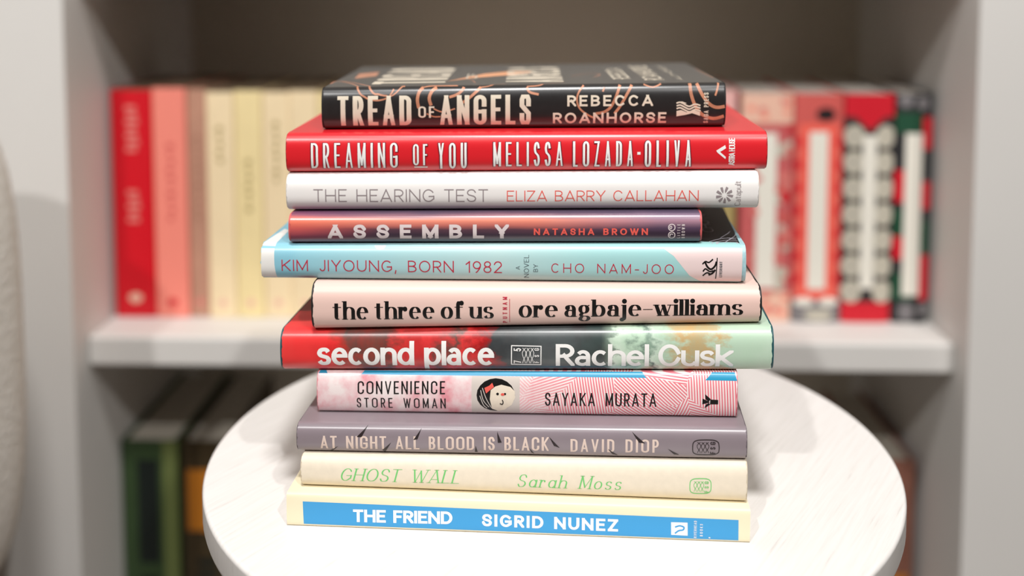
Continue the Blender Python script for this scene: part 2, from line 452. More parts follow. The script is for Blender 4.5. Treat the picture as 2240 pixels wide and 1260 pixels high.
ww = wood_white()
TX, TY, TR = .0201, .5346, .1754
table = thing('side_table', 'small round whitewashed wooden side table carrying the stack of eleven books', 'table', (TX, TY, 0))
t = .017
prof = [(0, TABLE_Z - t), (TR - .006, TABLE_Z - t)] + [(TR - .004 + .004 * math.cos(a), TABLE_Z - t + .004 + .004 * math.sin(a)) for a in [math.radians(q) for q in (-90, -60, -30, 0)]] \
    + [(TR - .002 + .002 * math.cos(a), TABLE_Z - .002 + .002 * math.sin(a)) for a in [math.radians(q) for q in (0, 30, 60, 90)]] + [(TR - .02, TABLE_Z), (0, TABLE_Z)]
top = lathe('tabletop', prof, ww, table, 160)
md = top.modifiers.new('weighted', 'WEIGHTED_NORMAL'); md.keep_sharp = True
for k in range(3):
    a = math.radians(90 + 120 * k)
    c, s = math.cos(a), math.sin(a)
    taper_leg('leg', (.10 * c, .10 * s, TABLE_Z - t - .018), (.155 * c, .155 * s, .0), .016, .010, ww, table)
bm = bmesh.new(); add_box(bm, -.115, .115, -.02, .02, TABLE_Z - t - .022, TABLE_Z - t)
mesh_from_bm('cross_rail', bm, table, ww, bevel=.003)
bm = bmesh.new(); add_box(bm, -.02, .02, .02, .115, TABLE_Z - t - .022, TABLE_Z - t)
mesh_from_bm('cross_rail', bm, table, ww, bevel=.003)

# ---------------------------------------------------------------- books
page_mat_cache = {}
def pages(name, col):
    if name in page_mat_cache: return page_mat_cache[name]
    m, nt, b = node_mat(name, .85)
    tc = nt.nodes.new('ShaderNodeTexCoord'); mp = nt.nodes.new('ShaderNodeMapping')
    mp.inputs['Scale'].default_value = (3, 3, 2600)
    nt.links.new(tc.outputs['Object'], mp.inputs[0])
    n = nt.nodes.new('ShaderNodeTexNoise'); n.inputs['Scale'].default_value = 1; n.inputs['Detail'].default_value = 2
    nt.links.new(mp.outputs[0], n.inputs[0])
    r = ramp(nt, [(.3, tuple(c * .78 for c in col[:3]) + (1,)), (.65, col)])
    nt.links.new(n.outputs['Fac'], r.inputs[0]); nt.links.new(r.outputs[0], b.inputs['Base Color'])
    page_mat_cache[name] = m
    return m

class Book:
    """length along x, spine towards -y, lying flat; bottom and top may slope a little along x"""
    def __init__(s, root, L, W, T, D, b0=0.0, bs=0.0, t0=None, ts=0.0, n=2.7):
        s.root, s.L, s.W, s.T, s.D, s.n = root, L, W, T, D, n
        s.b0, s.bs, s.t0, s.ts = b0, bs, (T if t0 is None else t0), ts
        s.parts = {}
    def z(s, x, q, inset=0.0):
        lo = s.b0 + s.bs * x + inset; hi = s.t0 + s.ts * x - inset
        return lo + (hi - lo) * q
    def sy(s, q, D=None):
        D = s.D if D is None else D
        a = min(1.0, abs(2 * q - 1))
        return D * (1 - (1 - a ** s.n) ** (1 / s.n))
    def surf(s, x, q, lift=0.0):
        """point on the cover: q 0..1 up the spine, above 1 across the top cover"""
        if q > 1:
            return Vector((x, s.D + (q - 1) * s.T, s.z(x, 1) + lift))
        q = max(0.0, q)
        e = .004
        y = s.sy(q); qa, qb = max(0, q - e), min(1, q + e)
        tz = (qb - qa) * s.T; ty = s.sy(qb) - s.sy(qa)
        l = math.hypot(tz, ty) or 1
        return Vector((x, y - lift * tz / l, s.z(x, q) + lift * ty / l))
    def shell(s, name, m, x0, x1, inset, th, W, wob0=0.0, wob1=0.0, uv=True):
        """U-shaped sheet around the pages"""
        qs = [.5 - .5 * math.cos(math.pi * i / 28) for i in range(29)]
        def section(x, ins, D, W):
            P = []
            back = [W, W * .75, W * .5, W * .25, D + .012, D + .006, D + .002]
            for y in back: P.append(Vector((x, y, s.z(x, 0, ins))))
            for q in qs: P.append(Vector((x, ins * .9 + s.sy(q, D), s.z(x, q, ins))))
            for y in back[::-1]: P.append(Vector((x, y, s.z(x, 1, ins))))
            return P
        N = 12
        xs = [x0 + (x1 - x0) * i / N for i in range(N + 1)]
        bm = bmesh.new(); uvl = bm.loops.layers.uv.new('UVMap')
        O, I = [], []
        rnd = random.Random(len(name) * 7 + int(abs(x0) * 1e5))
        ph = [rnd.uniform(0, 6) for _ in range(4)]
        for k, x in enumerate(xs):
            po = section(x, inset, s.D, W); pi = section(x, inset + th, s.D, W)
            for P in (po, pi):
                for j, p in enumerate(P):
                    if k == 0 and wob0: p.x += wob0 * (math.sin(j * .9 + ph[0]) * .5 + math.sin(j * 2.3 + ph[1]) * .4)
                    if k == N and wob1: p.x += wob1 * (math.sin(j * .8 + ph[2]) * .5 + math.sin(j * 2.1 + ph[3]) * .4)
            O.append([bm.verts.new(p) for p in po]); I.append([bm.verts.new(p) for p in pi])
        M = len(O[0])
        vv = []
        for j in range(M):
            if j < 7: vv.append(-(6.5 - j) * .5)
            elif j < 7 + 29: vv.append(qs[j - 7])
            else: vv.append(1 + (j - 35.5) * .5)
        def quad(a, b, c, d, uvs=None, sm=True):
            f = bm.faces.new((a, b, c, d)); f.smooth = sm
            if uvs:
                for lp, w in zip(f.loops, uvs): lp[uvl].uv = w
        for k in range(N):
            u0, u1 = k / N, (k + 1) / N
            for j in range(M - 1):
                quad(O[k][j], O[k + 1][j], O[k + 1][j + 1], O[k][j + 1], [(u0, vv[j]), (u1, vv[j]), (u1, vv[j + 1]), (u0, vv[j + 1])])
                quad(I[k][j + 1], I[k + 1][j + 1], I[k + 1][j], I[k][j], [(u0, vv[j + 1]), (u1, vv[j + 1]), (u1, vv[j]), (u0, vv[j])])
            for j in (0, M - 1):
                quad(O[k][j], I[k][j], I[k + 1][j], O[k + 1][j], [(u0, vv[j])] * 4, False)
        for k in (0, N):
            for j in range(M - 1):
                quad(O[k][j], O[k][j + 1], I[k][j + 1], I[k][j], [(k / N, vv[j]), (k / N, vv[j + 1])] * 2, False)
        me = bpy.data.meshes.new(name)
        bmesh.ops.recalc_face_normals(bm, faces=bm.faces)
        bm.to_mesh(me); bm.free()
        o = link(name, me, s.root, [m])
        md = o.modifiers.new('edges', 'EDGE_SPLIT'); md.split_angle = math.radians(50)
        s.parts[name] = o
        return o
    def block(s, m, x0, x1, inset, W):
        bm = bmesh.new()
        y0 = s.D + .0022
        add_box(bm, x0, x1, y0, W, 0, 1)
        for v in bm.verts: v.co.z = s.z(v.co.x, v.co.z, inset)
        s.parts['page_block'] = mesh_from_bm('page_block', bm, s.root, m)
    def decal(s, part, groups, lift=.00006):
        """print on the cover: groups = [(polygons in (x, share), material)]"""
        bm = bmesh.new(); mats = []
        for gi, (polys, m) in enumerate(groups):
            if m not in mats: mats.append(m)
            mi = mats.index(m)
            sub = bmesh.new()
            for k, P in enumerate(polys):
                try: sub.faces.new([sub.verts.new((p[0], p[1] * s.T, getattr(P, 'lv', 0) * .000006)) for p in P])
                except ValueError: pass
            big = [f for f in sub.faces if len(f.verts) > 4]
            if big: bmesh.ops.triangulate(sub, faces=big)
            lo = min((v.co.y for v in sub.verts), default=0) / s.T; hi = max((v.co.y for v in sub.verts), default=0) / s.T
            cuts = [.5 - .5 * math.cos(math.pi * i / 22) for i in range(1, 22)] + [1.0]
            for q in cuts:
                if lo < q < hi:
                    bmesh.ops.bisect_plane(sub, geom=sub.verts[:] + sub.edges[:] + sub.faces[:], plane_co=(0, q * s.T, 0), plane_no=(0, 1, 0), dist=1e-7)
            base = lift + (gi * .0001 if any(k.name == 'outline_ink' for _, k in groups) else gi * .000015)
            sub.verts.ensure_lookup_table()
            vmap = [bm.verts.new(s.surf(v.co.x, v.co.y / s.T, base + v.co.z)) for v in sub.verts]
            sub.verts.index_update()
            for f in sub.faces:
                try:
                    g = bm.faces.new([vmap[v.index] for v in f.verts]); g.material_index = mi; g.smooth = True
                except ValueError: pass
            sub.free()
        me = bpy.data.meshes.new(part)
        # every face looks outwards
        for f in bm.faces:
            f.normal_update()
            if f.normal.dot(Vector((0, -1, .6))) < 0: f.normal_flip()
        bm.to_mesh(me); bm.free()
        o = link(part, me, s.root, mats)
        return o

STYLE = dict(
    tread=dict(thick=.155, thin=.125, track=.14, r=.15, sq=True, gap=.2, diag=.85),
    of=dict(thick=.17, thin=.14, track=.25, r=.2, gap=.2),
    geo=dict(thick=.2, thin=.19, ws=1.0, space=.3, gap=.33),
    dream=dict(thick=.088, thin=.07, track=.2, r=.16, gap=.2, space=.5, diag=.8),
    light=dict(thick=.085, thin=.08, ws=1.05, space=.4, gap=.3),
    thin=dict(thick=.075, thin=.07, track=.12, space=.4, gap=.3, x=.68),
    fut=dict(thick=.26, thin=.22, ws=1.0, gap=.33),
    fut2=dict(thick=.23, thin=.2, ws=.9, space=.45, gap=.33),
    kim=dict(thick=.09, thin=.085, ws=1.0, space=.55, gap=.33),
    didone=dict(thick=.215, thin=.04, track=.085, space=.18, serif=True, x=.69),
    grot=dict(thick=.185, thin=.15, track=.015, space=.36, x=.74, gap=.2),
    conv=dict(thick=.12, thin=.1, ws=.5, r=.2, gap=.22, space=.45, diag=.85),
    night=dict(thick=.16, thin=.13, ws=.5, r=.2, gap=.2, space=.35, diag=.85),
    ghost=dict(thick=.105, thin=.03, slen=1.5, ws=.85, serif=True, shear=.25, space=.5, gap=.3, x=.62, single_a=True),
)
BOOKS = {  # X, Y of the spine, yaw, length, bottom plane (height, slope), top plane, spine depth
    'friend': (0.0012, 0.4459, -0.0717, 0.2046, 0.00000, 0.0000, 0.01515, -0.0011, 0.0025),
    'ghost': (0.0037, 0.4506, -0.0761, 0.1989, 0.01515, -0.0011, 0.03144, 0.0199, 0.0050),
    'night': (0.0025, 0.4535, -0.0857, 0.2015, 0.03144, 0.0199, 0.04541, 0.0249, 0.0050),
    'conv': (0.0051, 0.4651, -0.0930, 0.1922, 0.04541, 0.0249, 0.06559, 0.0300, 0.0040),
    'second': (0.0046, 0.4652, -0.0814, 0.2246, 0.06559, 0.0300, 0.08572, 0.0300, 0.0070),
    'three': (0.0101, 0.4658, -0.0457, 0.2042, 0.08572, 0.0300, 0.10564, 0.0062, 0.0080),
    'kim': (-0.0062, 0.4721, -0.0550, 0.2204, 0.10564, 0.0062, 0.12316, 0.0121, 0.0060),
    'assembly': (-0.0085, 0.4737, -0.0435, 0.1898, 0.12316, 0.0121, 0.13742, 0.0132, 0.0060),
    'hearing': (0.0038, 0.4776, -0.0418, 0.2180, 0.13742, 0.0132, 0.15519, 0.0117, 0.0080),
    'dreaming': (0.0059, 0.4801, -0.0322, 0.2224, 0.15519, 0.0117, 0.17355, 0.0086, 0.0060),
    'tread': (0.0053, 0.4927, -0.0120, 0.1909, 0.17355, 0.0086, 0.19428, 0.0138, 0.0060),
}
LINES = [  # book, part, words, style, x0, x1, baseline left and right, height, ink
    ('tread', 'title', 'TREAD', 'tread', -0.08783, -0.05287, 0.097, 0.095, 0.701, 'cream'),
    ('tread', 'title', 'OF', 'of', -0.04956, -0.04197, 0.275, 0.272, 0.267, 'cream'),
    ('tread', 'title', 'ANGELS', 'tread', -0.03941, 0.00359, 0.101, 0.096, 0.691, 'cream'),
    ('tread', 'author', 'REBECCA', 'geo', 0.02076, 0.06110, 0.509, 0.500, 0.251, 'cream'),
    ('tread', 'author', 'ROANHORSE', 'geo', 0.01402, 0.06744, 0.114, 0.105, 0.251, 'cream'),
    ('dreaming', 'title', 'DREAMING', 'dream', -0.09926, -0.05891, 0.127, 0.127, 0.635, 'white'),
    ('dreaming', 'title', 'OF', 'dream', -0.05168, -0.04509, 0.194, 0.192, 0.534, 'white'),
    ('dreaming', 'title', 'YOU', 'dream', -0.04002, -0.02685, 0.110, 0.117, 0.639, 'white'),
    ('dreaming', 'author', 'MELISSA', 'dream', -0.01453, 0.01753, 0.148, 0.150, 0.618, 'white'),
    ('dreaming', 'author', 'LOZADA', 'dream', 0.02220, 0.04980, 0.137, 0.141, 0.640, 'white'),
    ('dreaming', 'author', 'OLIVA', 'dream', 0.05511, 0.07635, 0.127, 0.132, 0.661, 'white'),
    ('hearing', 'title', 'THE HEARING TEST', 'light', -0.09604, -0.01487, 0.267, 0.249, 0.339, 'grey_ink'),
    ('hearing', 'author', 'ELIZA BARRY CALLAHAN', 'light', -0.00616, 0.08159, 0.259, 0.252, 0.290, 'coral_ink'),
    ('assembly', 'title', 'ASSEMBLY', 'fut', -0.07652, 0.00707, 0.186, 0.177, 0.471, 'pale_ink'),
    ('assembly', 'author', 'NATASHA BROWN', 'fut2', 0.01847, 0.07040, 0.295, 0.289, 0.224, 'coral_ink'),
    ('kim', 'title', 'KIM JIYOUNG, BORN 1982', 'kim', -0.10058, 0.00158, 0.266, 0.250, 0.321, 'crimson_ink'),
    ('kim', 'author', 'CHO NAM-JOO', 'kim', 0.02417, 0.07968, 0.272, 0.260, 0.254, 'crimson_ink'),
    ('three', 'title', 'the three of us', 'didone', -0.09220, -0.01837, 0.254, 0.251, 0.402, 'black_ink'),
    ('three', 'author', 'ore agbaje-williams', 'didone', -0.00709, 0.09372, 0.267, 0.288, 0.420, 'black_ink'),
    ('second', 'title', 'second place', 'grot', -0.09488, -0.01266, 0.163, 0.158, 0.583, 'white'),
    ('second', 'author', 'Rachel Cusk', 'grot', 0.01523, 0.09451, 0.146, 0.133, 0.525, 'white'),
    ('conv', 'title', 'CONVENIENCE', 'conv', -0.07674, -0.03593, 0.479, 0.495, 0.304, 'black_ink'),
    ('conv', 'title', 'STORE WOMAN', 'conv', -0.07726, -0.03568, 0.141, 0.146, 0.248, 'black_ink'),
    ('conv', 'author', 'SAYAKA MURATA', 'conv', 0.00990, 0.06012, 0.248, 0.254, 0.306, 'black_ink'),
    ('night', 'title', 'AT NIGHT ALL BLOOD IS BLACK', 'night', -0.08965, 0.01386, 0.164, 0.228, 0.461, 'blush_ink'),
    ('night', 'author', 'DAVID DIOP', 'night', 0.02351, 0.06233, 0.210, 0.231, 0.432, 'blush_ink'),
    ('ghost', 'title', 'GHOST WALL', 'ghost', -0.08153, -0.02755, 0.270, 0.291, 0.396, 'green_ink'),
    ('ghost', 'author', 'Sarah Moss', 'ghost', -0.00159, 0.04422, 0.252, 0.256, 0.361, 'green_ink'),
    ('friend', 'title', 'THE FRIEND', 'fut2', -0.07217, -0.02762, 0.194, 0.239, 0.389, 'white'),
    ('friend', 'author', 'SIGRID NUNEZ', 'fut2', -0.01444, 0.04532, 0.217, 0.204, 0.374, 'white'),
]
UPRIGHT = [  # book, part, words, style, right x, letter height, bottom, top, ink
    ('tread', 'publisher_mark', 'SAGA PRESS', 'night', 0.08720, 0.00217, 0.099, 0.786, 'cream'),
    ('dreaming', 'publisher_mark', 'ASTRA HOUSE', 'night', 0.09630, 0.00276, 0.138, 0.846, 'white'),
    ('hearing', 'publisher_mark', 'Catapult', 'thin', 0.10071, 0.00276, 0.103, 0.780, 'grey_ink'),
    ('assembly', 'publisher_mark', 'LITTLE', 'night', 0.08497, 0.00127, 0.184, 0.642, 'pale_ink'),
    ('assembly', 'publisher_mark', 'BROWN', 'night', 0.08708, 0.00148, 0.183, 0.642, 'pale_ink'),
    ('kim', 'novel_note', 'A', 'kim', 0.00985, 0.00190, 0.351, 0.461, 'slate_ink'),
    ('kim', 'novel_note', 'NOVEL', 'kim', 0.01397, 0.00232, 0.121, 0.742, 'slate_ink'),
    ('kim', 'novel_note', 'BY', 'kim', 0.01806, 0.00211, 0.293, 0.500, 'slate_ink'),
    ('kim', 'publisher_mark', 'LIVERIGHT', 'night', 0.10139, 0.00127, 0.187, 0.597, 'slate_ink'),
    ('three', 'publisher_mark', 'PUTNAM', 'night', -0.01226, 0.00209, 0.130, 0.751, 'crimson_ink'),
    ('second', 'publisher_mark', '75', 'night', -0.00048, 0.00336, 0.221, 0.582, 'white'),
    ('second', 'publisher_mark', 'FSG', 'night', 0.00770, 0.00210, 0.231, 0.579, 'white'),
    ('night', 'publisher_mark', 'FSG', 'night', 0.08697, 0.00226, 0.233, 0.621, 'dark_ink'),
    ('ghost', 'publisher_mark', 'FSG', 'night', 0.08266, 0.00184, 0.269, 0.555, 'green_ink'),
    ('friend', 'publisher_mark', 'RIVERHEAD', 'night', 0.07939, 0.00121, 0.098, 0.621, 'white'),
    ('friend', 'publisher_mark', 'BOOKS', 'night', 0.08200, 0.00121, 0.160, 0.531, 'white'),
]
MARKS = [  # book, part, line or fill, (x, height share) points, line width, ink
    ('tread', 'copper_swirl', 'line', [(-0.0946, 1.666), (-0.0937, 2.334), (-0.0851, 1.717), (-0.0784, 0.944), (-0.0748, 0.770), (-0.0724, 0.715)], 0.00087, 'copper'),
    ('tread', 'copper_swirl', 'line', [(-0.0937, 2.334), (-0.0849, 1.938), (-0.0727, 0.956), (-0.0682, 0.830), (-0.0641, 0.790)], 0.00087, 'copper'),
    ('tread', 'copper_swirl', 'line', [(-0.0724, 0.709), (-0.0683, 0.691), (-0.0637, 0.763), (-0.0613, 0.944)], 0.00076, 'copper'),
    ('tread', 'copper_swirl', 'line', [(-0.0666, 0.701), (-0.0613, 0.816), (-0.0576, 0.985), (-0.0562, 0.995)], 0.00065, 'copper'),
    ('tread', 'copper_swirl', 'line', [(-0.0493, 0.499), (-0.0500, 0.692), (-0.0492, 0.873), (-0.0474, 0.968)], 0.00152, 'copper'),
    ('tread', 'copper_swirl', 'line', [(-0.0435, 0.561), (-0.0444, 0.731), (-0.0431, 0.891), (-0.0409, 0.964)], 0.00152, 'copper'),
    ('tread', 'copper_swirl', 'line', [(-0.0349, 0.748), (-0.0312, 0.809), (-0.0288, 0.903), (-0.0281, 0.967)], 0.00130, 'copper'),
    ('tread', 'copper_swirl', 'line', [(-0.0289, 0.612), (-0.0256, 0.721), (-0.0219, 0.878), (-0.0201, 0.962)], 0.00130, 'copper'),
    ('tread', 'copper_swirl', 'line', [(-0.0474, 0.973), (-0.0425, 0.995), (-0.0311, 0.995)], 0.00043, 'copper'),
    ('tread', 'copper_swirl', 'line', [(-0.0204, 0.957), (-0.0149, 0.995), (-0.0079, 1.137)], 0.00043, 'copper'),
    ('tread', 'copper_swirl', 'line', [(-0.0423, 0.485), (-0.0382, 0.409), (-0.0322, 0.481)], 0.00065, 'copper'),
    ('tread', 'copper_swirl', 'line', [(-0.0456, 0.370), (-0.0424, 0.298), (-0.0391, 0.297)], 0.00065, 'copper'),
    ('tread', 'copper_swirl', 'line', [(0.0017, 0.949), (0.0030, 0.843), (0.0073, 0.788)], 0.00109, 'copper'),
    ('tread', 'copper_swirl', 'line', [(0.0017, 0.964), (0.0107, 1.024), (0.0202, 1.397)], 0.00043, 'copper'),
    ('tread', 'copper_swirl', 'line', [(0.0286, 0.974), (0.0262, 0.830), (0.0253, 0.653), (0.0267, 0.454), (0.0305, 0.306), (0.0342, 0.221)], 0.00087, 'copper'),
    ('tread', 'copper_swirl', 'line', [(0.0457, 0.975), (0.0442, 0.778), (0.0416, 0.509), (0.0383, 0.376), (0.0342, 0.336)], 0.00130, 'copper'),
    ('tread', 'copper_swirl', 'line', [(0.0513, 0.971), (0.0489, 0.776), (0.0457, 0.507), (0.0430, 0.332)], 0.00130, 'copper'),
    ('tread', 'copper_swirl', 'line', [(0.0383, 0.927), (0.0375, 0.834)], 0.00087, 'copper'),
    ('tread', 'copper_swirl', 'line', [(0.0569, 0.978), (0.0611, 0.917), (0.0652, 0.984)], 0.00065, 'copper'),
    ('tread', 'copper_swirl', 'line', [(0.0787, 0.986), (0.0790, 0.759), (0.0810, 0.491), (0.0843, 0.295), (0.0896, 0.200), (0.0945, 0.255)], 0.00152, 'copper'),
    ('tread', 'copper_swirl', 'line', [(0.0820, 0.984), (0.0838, 0.777), (0.0871, 0.554), (0.0908, 0.456), (0.0948, 0.475)], 0.00152, 'copper'),
    ('tread', 'copper_swirl', 'line', [(0.0922, 0.988), (0.0912, 0.835), (0.0903, 0.718)], 0.00087, 'copper'),
    ('tread', 'copper_swirl', 'line', [(0.0247, 2.883), (0.0350, 3.576), (0.0396, 3.158), (0.0360, 2.564)], 0.00065, 'copper'),
    ('tread', 'copper_swirl', 'line', [(-0.0232, 1.447), (-0.0263, 2.255), (-0.0312, 2.522)], 0.00043, 'copper'),
    ('tread', 'copper_swirl', 'line', [(0.0934, 4.525), (0.0933, 3.435), (0.0938, 1.949)], 0.00043, 'copper'),
    ('tread', 'copper_swirl', 'fill', [(-0.0870, 2.880), (-0.0777, 3.562), (-0.0794, 4.769), (-0.0890, 4.290)], 0, 'copper'),
    ('tread', 'copper_swirl', 'fill', [(-0.0383, 1.873), (-0.0267, 2.672), (-0.0088, 3.357), (0.0037, 3.790), (0.0047, 4.319), (-0.0092, 4.348), (-0.0206, 3.824)], 0, 'copper_light'),
    ('tread', 'publisher_mark', 'line', [(0.0721, 0.557), (0.0739, 0.577), (0.0761, 0.524), (0.0782, 0.482), (0.0808, 0.532), (0.0834, 0.500)], 0.00070, 'cream'),
    ('tread', 'publisher_mark', 'line', [(0.0722, 0.495), (0.0739, 0.515), (0.0761, 0.463), (0.0782, 0.420), (0.0808, 0.471), (0.0834, 0.439)], 0.00070, 'cream'),
    ('tread', 'publisher_mark', 'line', [(0.0722, 0.433), (0.0739, 0.453), (0.0761, 0.401), (0.0783, 0.359), (0.0808, 0.409), (0.0835, 0.377)], 0.00070, 'cream'),
    ('tread', 'publisher_mark', 'fill', [(0.0722, 0.382), (0.0743, 0.402), (0.0770, 0.349), (0.0802, 0.399), (0.0832, 0.357), (0.0833, 0.264), (0.0796, 0.327), (0.0761, 0.288), (0.0722, 0.258)], 0, 'cream'),
    ('tread', 'publisher_mark', 'fill', [(0.0730, 0.577), (0.0747, 0.597), (0.0769, 0.555), (0.0752, 0.535)], 0, 'cream'),
    ('dreaming', 'title', 'line', [(-0.0513, 0.136), (-0.0451, 0.134)], 0.00053, 'white'),
    ('dreaming', 'author', 'fill', [(0.0517, 0.434), (0.0532, 0.433), (0.0532, 0.504), (0.0517, 0.504)], 0, 'white'),
    ('dreaming', 'publisher_mark', 'fill', [(0.0878, 0.530), (0.0918, 0.670), (0.0922, 0.588), (0.0895, 0.494), (0.0922, 0.363), (0.0920, 0.305), (0.0882, 0.483)], 0, 'white'),
    ('hearing', 'publisher_mark', 'fill', [(0.0943, 0.406), (0.0956, 0.422), (0.0973, 0.406), (0.0969, 0.342), (0.0953, 0.370)], 0, 'grey_ink'),
    ('hearing', 'publisher_mark', 'fill', [(0.0941, 0.368), (0.0952, 0.334), (0.0964, 0.258), (0.0953, 0.223), (0.0944, 0.305)], 0, 'grey_ink'),
    ('hearing', 'publisher_mark', 'fill', [(0.0935, 0.347), (0.0940, 0.279), (0.0940, 0.180), (0.0928, 0.191), (0.0930, 0.287)], 0, 'grey_ink'),
    ('hearing', 'publisher_mark', 'fill', [(0.0927, 0.354), (0.0924, 0.285), (0.0913, 0.208), (0.0905, 0.259), (0.0917, 0.325)], 0, 'grey_ink'),
    ('hearing', 'publisher_mark', 'fill', [(0.0923, 0.386), (0.0912, 0.347), (0.0895, 0.329), (0.0895, 0.397), (0.0912, 0.401)], 0, 'grey_ink'),
    ('hearing', 'publisher_mark', 'fill', [(0.0923, 0.428), (0.0910, 0.437), (0.0895, 0.486), (0.0902, 0.539), (0.0916, 0.480)], 0, 'grey_ink'),
    ('hearing', 'publisher_mark', 'fill', [(0.0927, 0.459), (0.0919, 0.513), (0.0913, 0.606), (0.0924, 0.619), (0.0928, 0.525)], 0, 'grey_ink'),
    ('hearing', 'publisher_mark', 'fill', [(0.0935, 0.466), (0.0934, 0.540), (0.0940, 0.633), (0.0950, 0.600), (0.0942, 0.514)], 0, 'grey_ink'),
    ('hearing', 'publisher_mark', 'fill', [(0.0941, 0.445), (0.0949, 0.503), (0.0964, 0.554), (0.0968, 0.490), (0.0952, 0.453)], 0, 'grey_ink'),
    ('assembly', 'publisher_mark', 'line', [(0.0826, 0.539), (0.0825, 0.494), (0.0821, 0.458), (0.0815, 0.438), (0.0808, 0.438), (0.0802, 0.458), (0.0798, 0.494), (0.0797, 0.539), (0.0798, 0.584), (0.0802, 0.620), (0.0808, 0.640), (0.0815, 0.640), (0.0821, 0.620), (0.0825, 0.584), (0.0826, 0.539)], 0.00042, 'pale_ink'),
    ('assembly', 'publisher_mark', 'line', [(0.0826, 0.287), (0.0825, 0.243), (0.0821, 0.207), (0.0815, 0.187), (0.0808, 0.187), (0.0802, 0.207), (0.0798, 0.243), (0.0797, 0.288), (0.0798, 0.333), (0.0802, 0.369), (0.0808, 0.389), (0.0815, 0.389), (0.0821, 0.368), (0.0825, 0.332), (0.0826, 0.287)], 0.00042, 'pale_ink'),
    ('assembly', 'publisher_mark', 'line', [(0.0818, 0.317), (0.0805, 0.317), (0.0805, 0.243)], 0.00042, 'pale_ink'),
    ('assembly', 'publisher_mark', 'line', [(0.0812, 0.539), (0.0810, 0.508), (0.0807, 0.495), (0.0804, 0.508), (0.0803, 0.539), (0.0804, 0.571), (0.0807, 0.584), (0.0810, 0.571), (0.0812, 0.539)], 0.00034, 'pale_ink'),
    ('kim', 'pale_panel', 'fill', [(0.0753, 0.897), (0.0795, 0.732), (0.0827, 0.509), (0.0868, 0.216), (0.0918, 0.054), (0.1102, 0.046), (0.1104, 0.913)], 0, 'pink_white'),
    ('kim', 'pale_end_panel', 'fill', [(-0.1101, 0.881), (-0.1041, 0.882), (-0.1039, 0.444), (-0.1032, 0.045), (-0.1103, 0.067)], 0, 'jacket_white'),
    ('kim', 'white_flap', 'fill', [(-0.1100, 0.946), (-0.1039, 0.934), (-0.1045, 2.295), (-0.1076, 2.456)], 0, 'jacket_white'),
    ('kim', 'dark_cover_panel', 'fill', [(0.0944, 1.090), (0.1098, 0.995), (0.1133, 5.307), (0.0747, 5.308), (0.0739, 1.474)], 0, 'black_ink'),
    ('kim', 'dark_cover_panel', 'line', [(0.0963, 1.091), (0.1034, 1.435), (0.1103, 1.487)], 0.00034, 'hair_white'),
    ('kim', 'dark_cover_panel', 'line', [(0.0973, 0.996), (0.1050, 1.240), (0.1095, 1.145)], 0.00034, 'hair_white'),
    ('kim', 'dark_cover_panel', 'line', [(0.0991, 0.995), (0.1057, 1.047), (0.1090, 0.995)], 0.00034, 'hair_white'),
    ('kim', 'dark_cover_panel', 'line', [(0.1025, 1.484), (0.1073, 1.989), (0.1089, 2.248)], 0.00034, 'hair_white'),
    ('kim', 'dark_cover_panel', 'line', [(0.1033, 0.998), (0.1092, 1.636), (0.1105, 1.888)], 0.00034, 'hair_white'),
    ('kim', 'dark_cover_panel', 'line', [(0.1056, 1.485), (0.1093, 1.290)], 0.00034, 'hair_white'),
    ('kim', 'pale_dot', 'fill', [(-0.0576, 0.952), (-0.0564, 0.877), (-0.0547, 0.852), (-0.0530, 0.877), (-0.0521, 0.953)], 0, 'pink_white'),
    ('kim', 'publisher_mark', 'line', [(0.0925, 0.524), (0.0938, 0.594), (0.0954, 0.571), (0.0972, 0.654)], 0.00063, 'black_ink'),
    ('kim', 'publisher_mark', 'line', [(0.0937, 0.571), (0.0948, 0.454), (0.0964, 0.396), (0.0981, 0.479), (0.0988, 0.596)], 0.00084, 'black_ink'),
    ('kim', 'publisher_mark', 'line', [(0.0928, 0.336), (0.0939, 0.407), (0.0958, 0.337), (0.0975, 0.361)], 0.00063, 'black_ink'),
    ('kim', 'publisher_mark', 'line', [(0.0927, 0.219), (0.0945, 0.302), (0.0961, 0.267)], 0.00063, 'black_ink'),
    ('kim', 'publisher_mark', 'line', [(0.0953, 0.243), (0.0970, 0.291), (0.0983, 0.385)], 0.00084, 'black_ink'),
    ('kim', 'publisher_mark', 'line', [(0.0991, 0.690), (0.0986, 0.139)], 0.00042, 'black_ink'),
    ('three', 'publisher_mark', 'line', [(-0.0112, 0.140), (-0.0112, 0.708)], 0.00025, 'crimson_ink'),
    ('second', 'publisher_mark', 'line', [(-0.0051, 0.190), (0.0087, 0.178)], 0.00046, 'white'),
    ('second', 'publisher_mark', 'line', [(0.0085, 0.178), (0.0086, 0.621)], 0.00046, 'white'),
    ('second', 'publisher_mark', 'line', [(0.0088, 0.621), (-0.0050, 0.637)], 0.00046, 'white'),
    ('second', 'publisher_mark', 'line', [(-0.0048, 0.637), (-0.0049, 0.190)], 0.00046, 'white'),
    ('second', 'publisher_mark', 'line', [(0.0002, 0.582), (0.0009, 0.546), (0.0017, 0.474), (0.0014, 0.383), (0.0007, 0.311), (0.0002, 0.221)], 0.00025, 'white'),
    ('second', 'publisher_mark', 'line', [(0.0016, 0.582), (0.0009, 0.546), (0.0001, 0.474), (0.0004, 0.384), (0.0010, 0.311), (0.0015, 0.221)], 0.00025, 'white'),
    ('second', 'publisher_mark', 'line', [(0.0021, 0.582), (0.0027, 0.545), (0.0035, 0.473), (0.0032, 0.383), (0.0025, 0.311), (0.0020, 0.221)], 0.00025, 'white'),
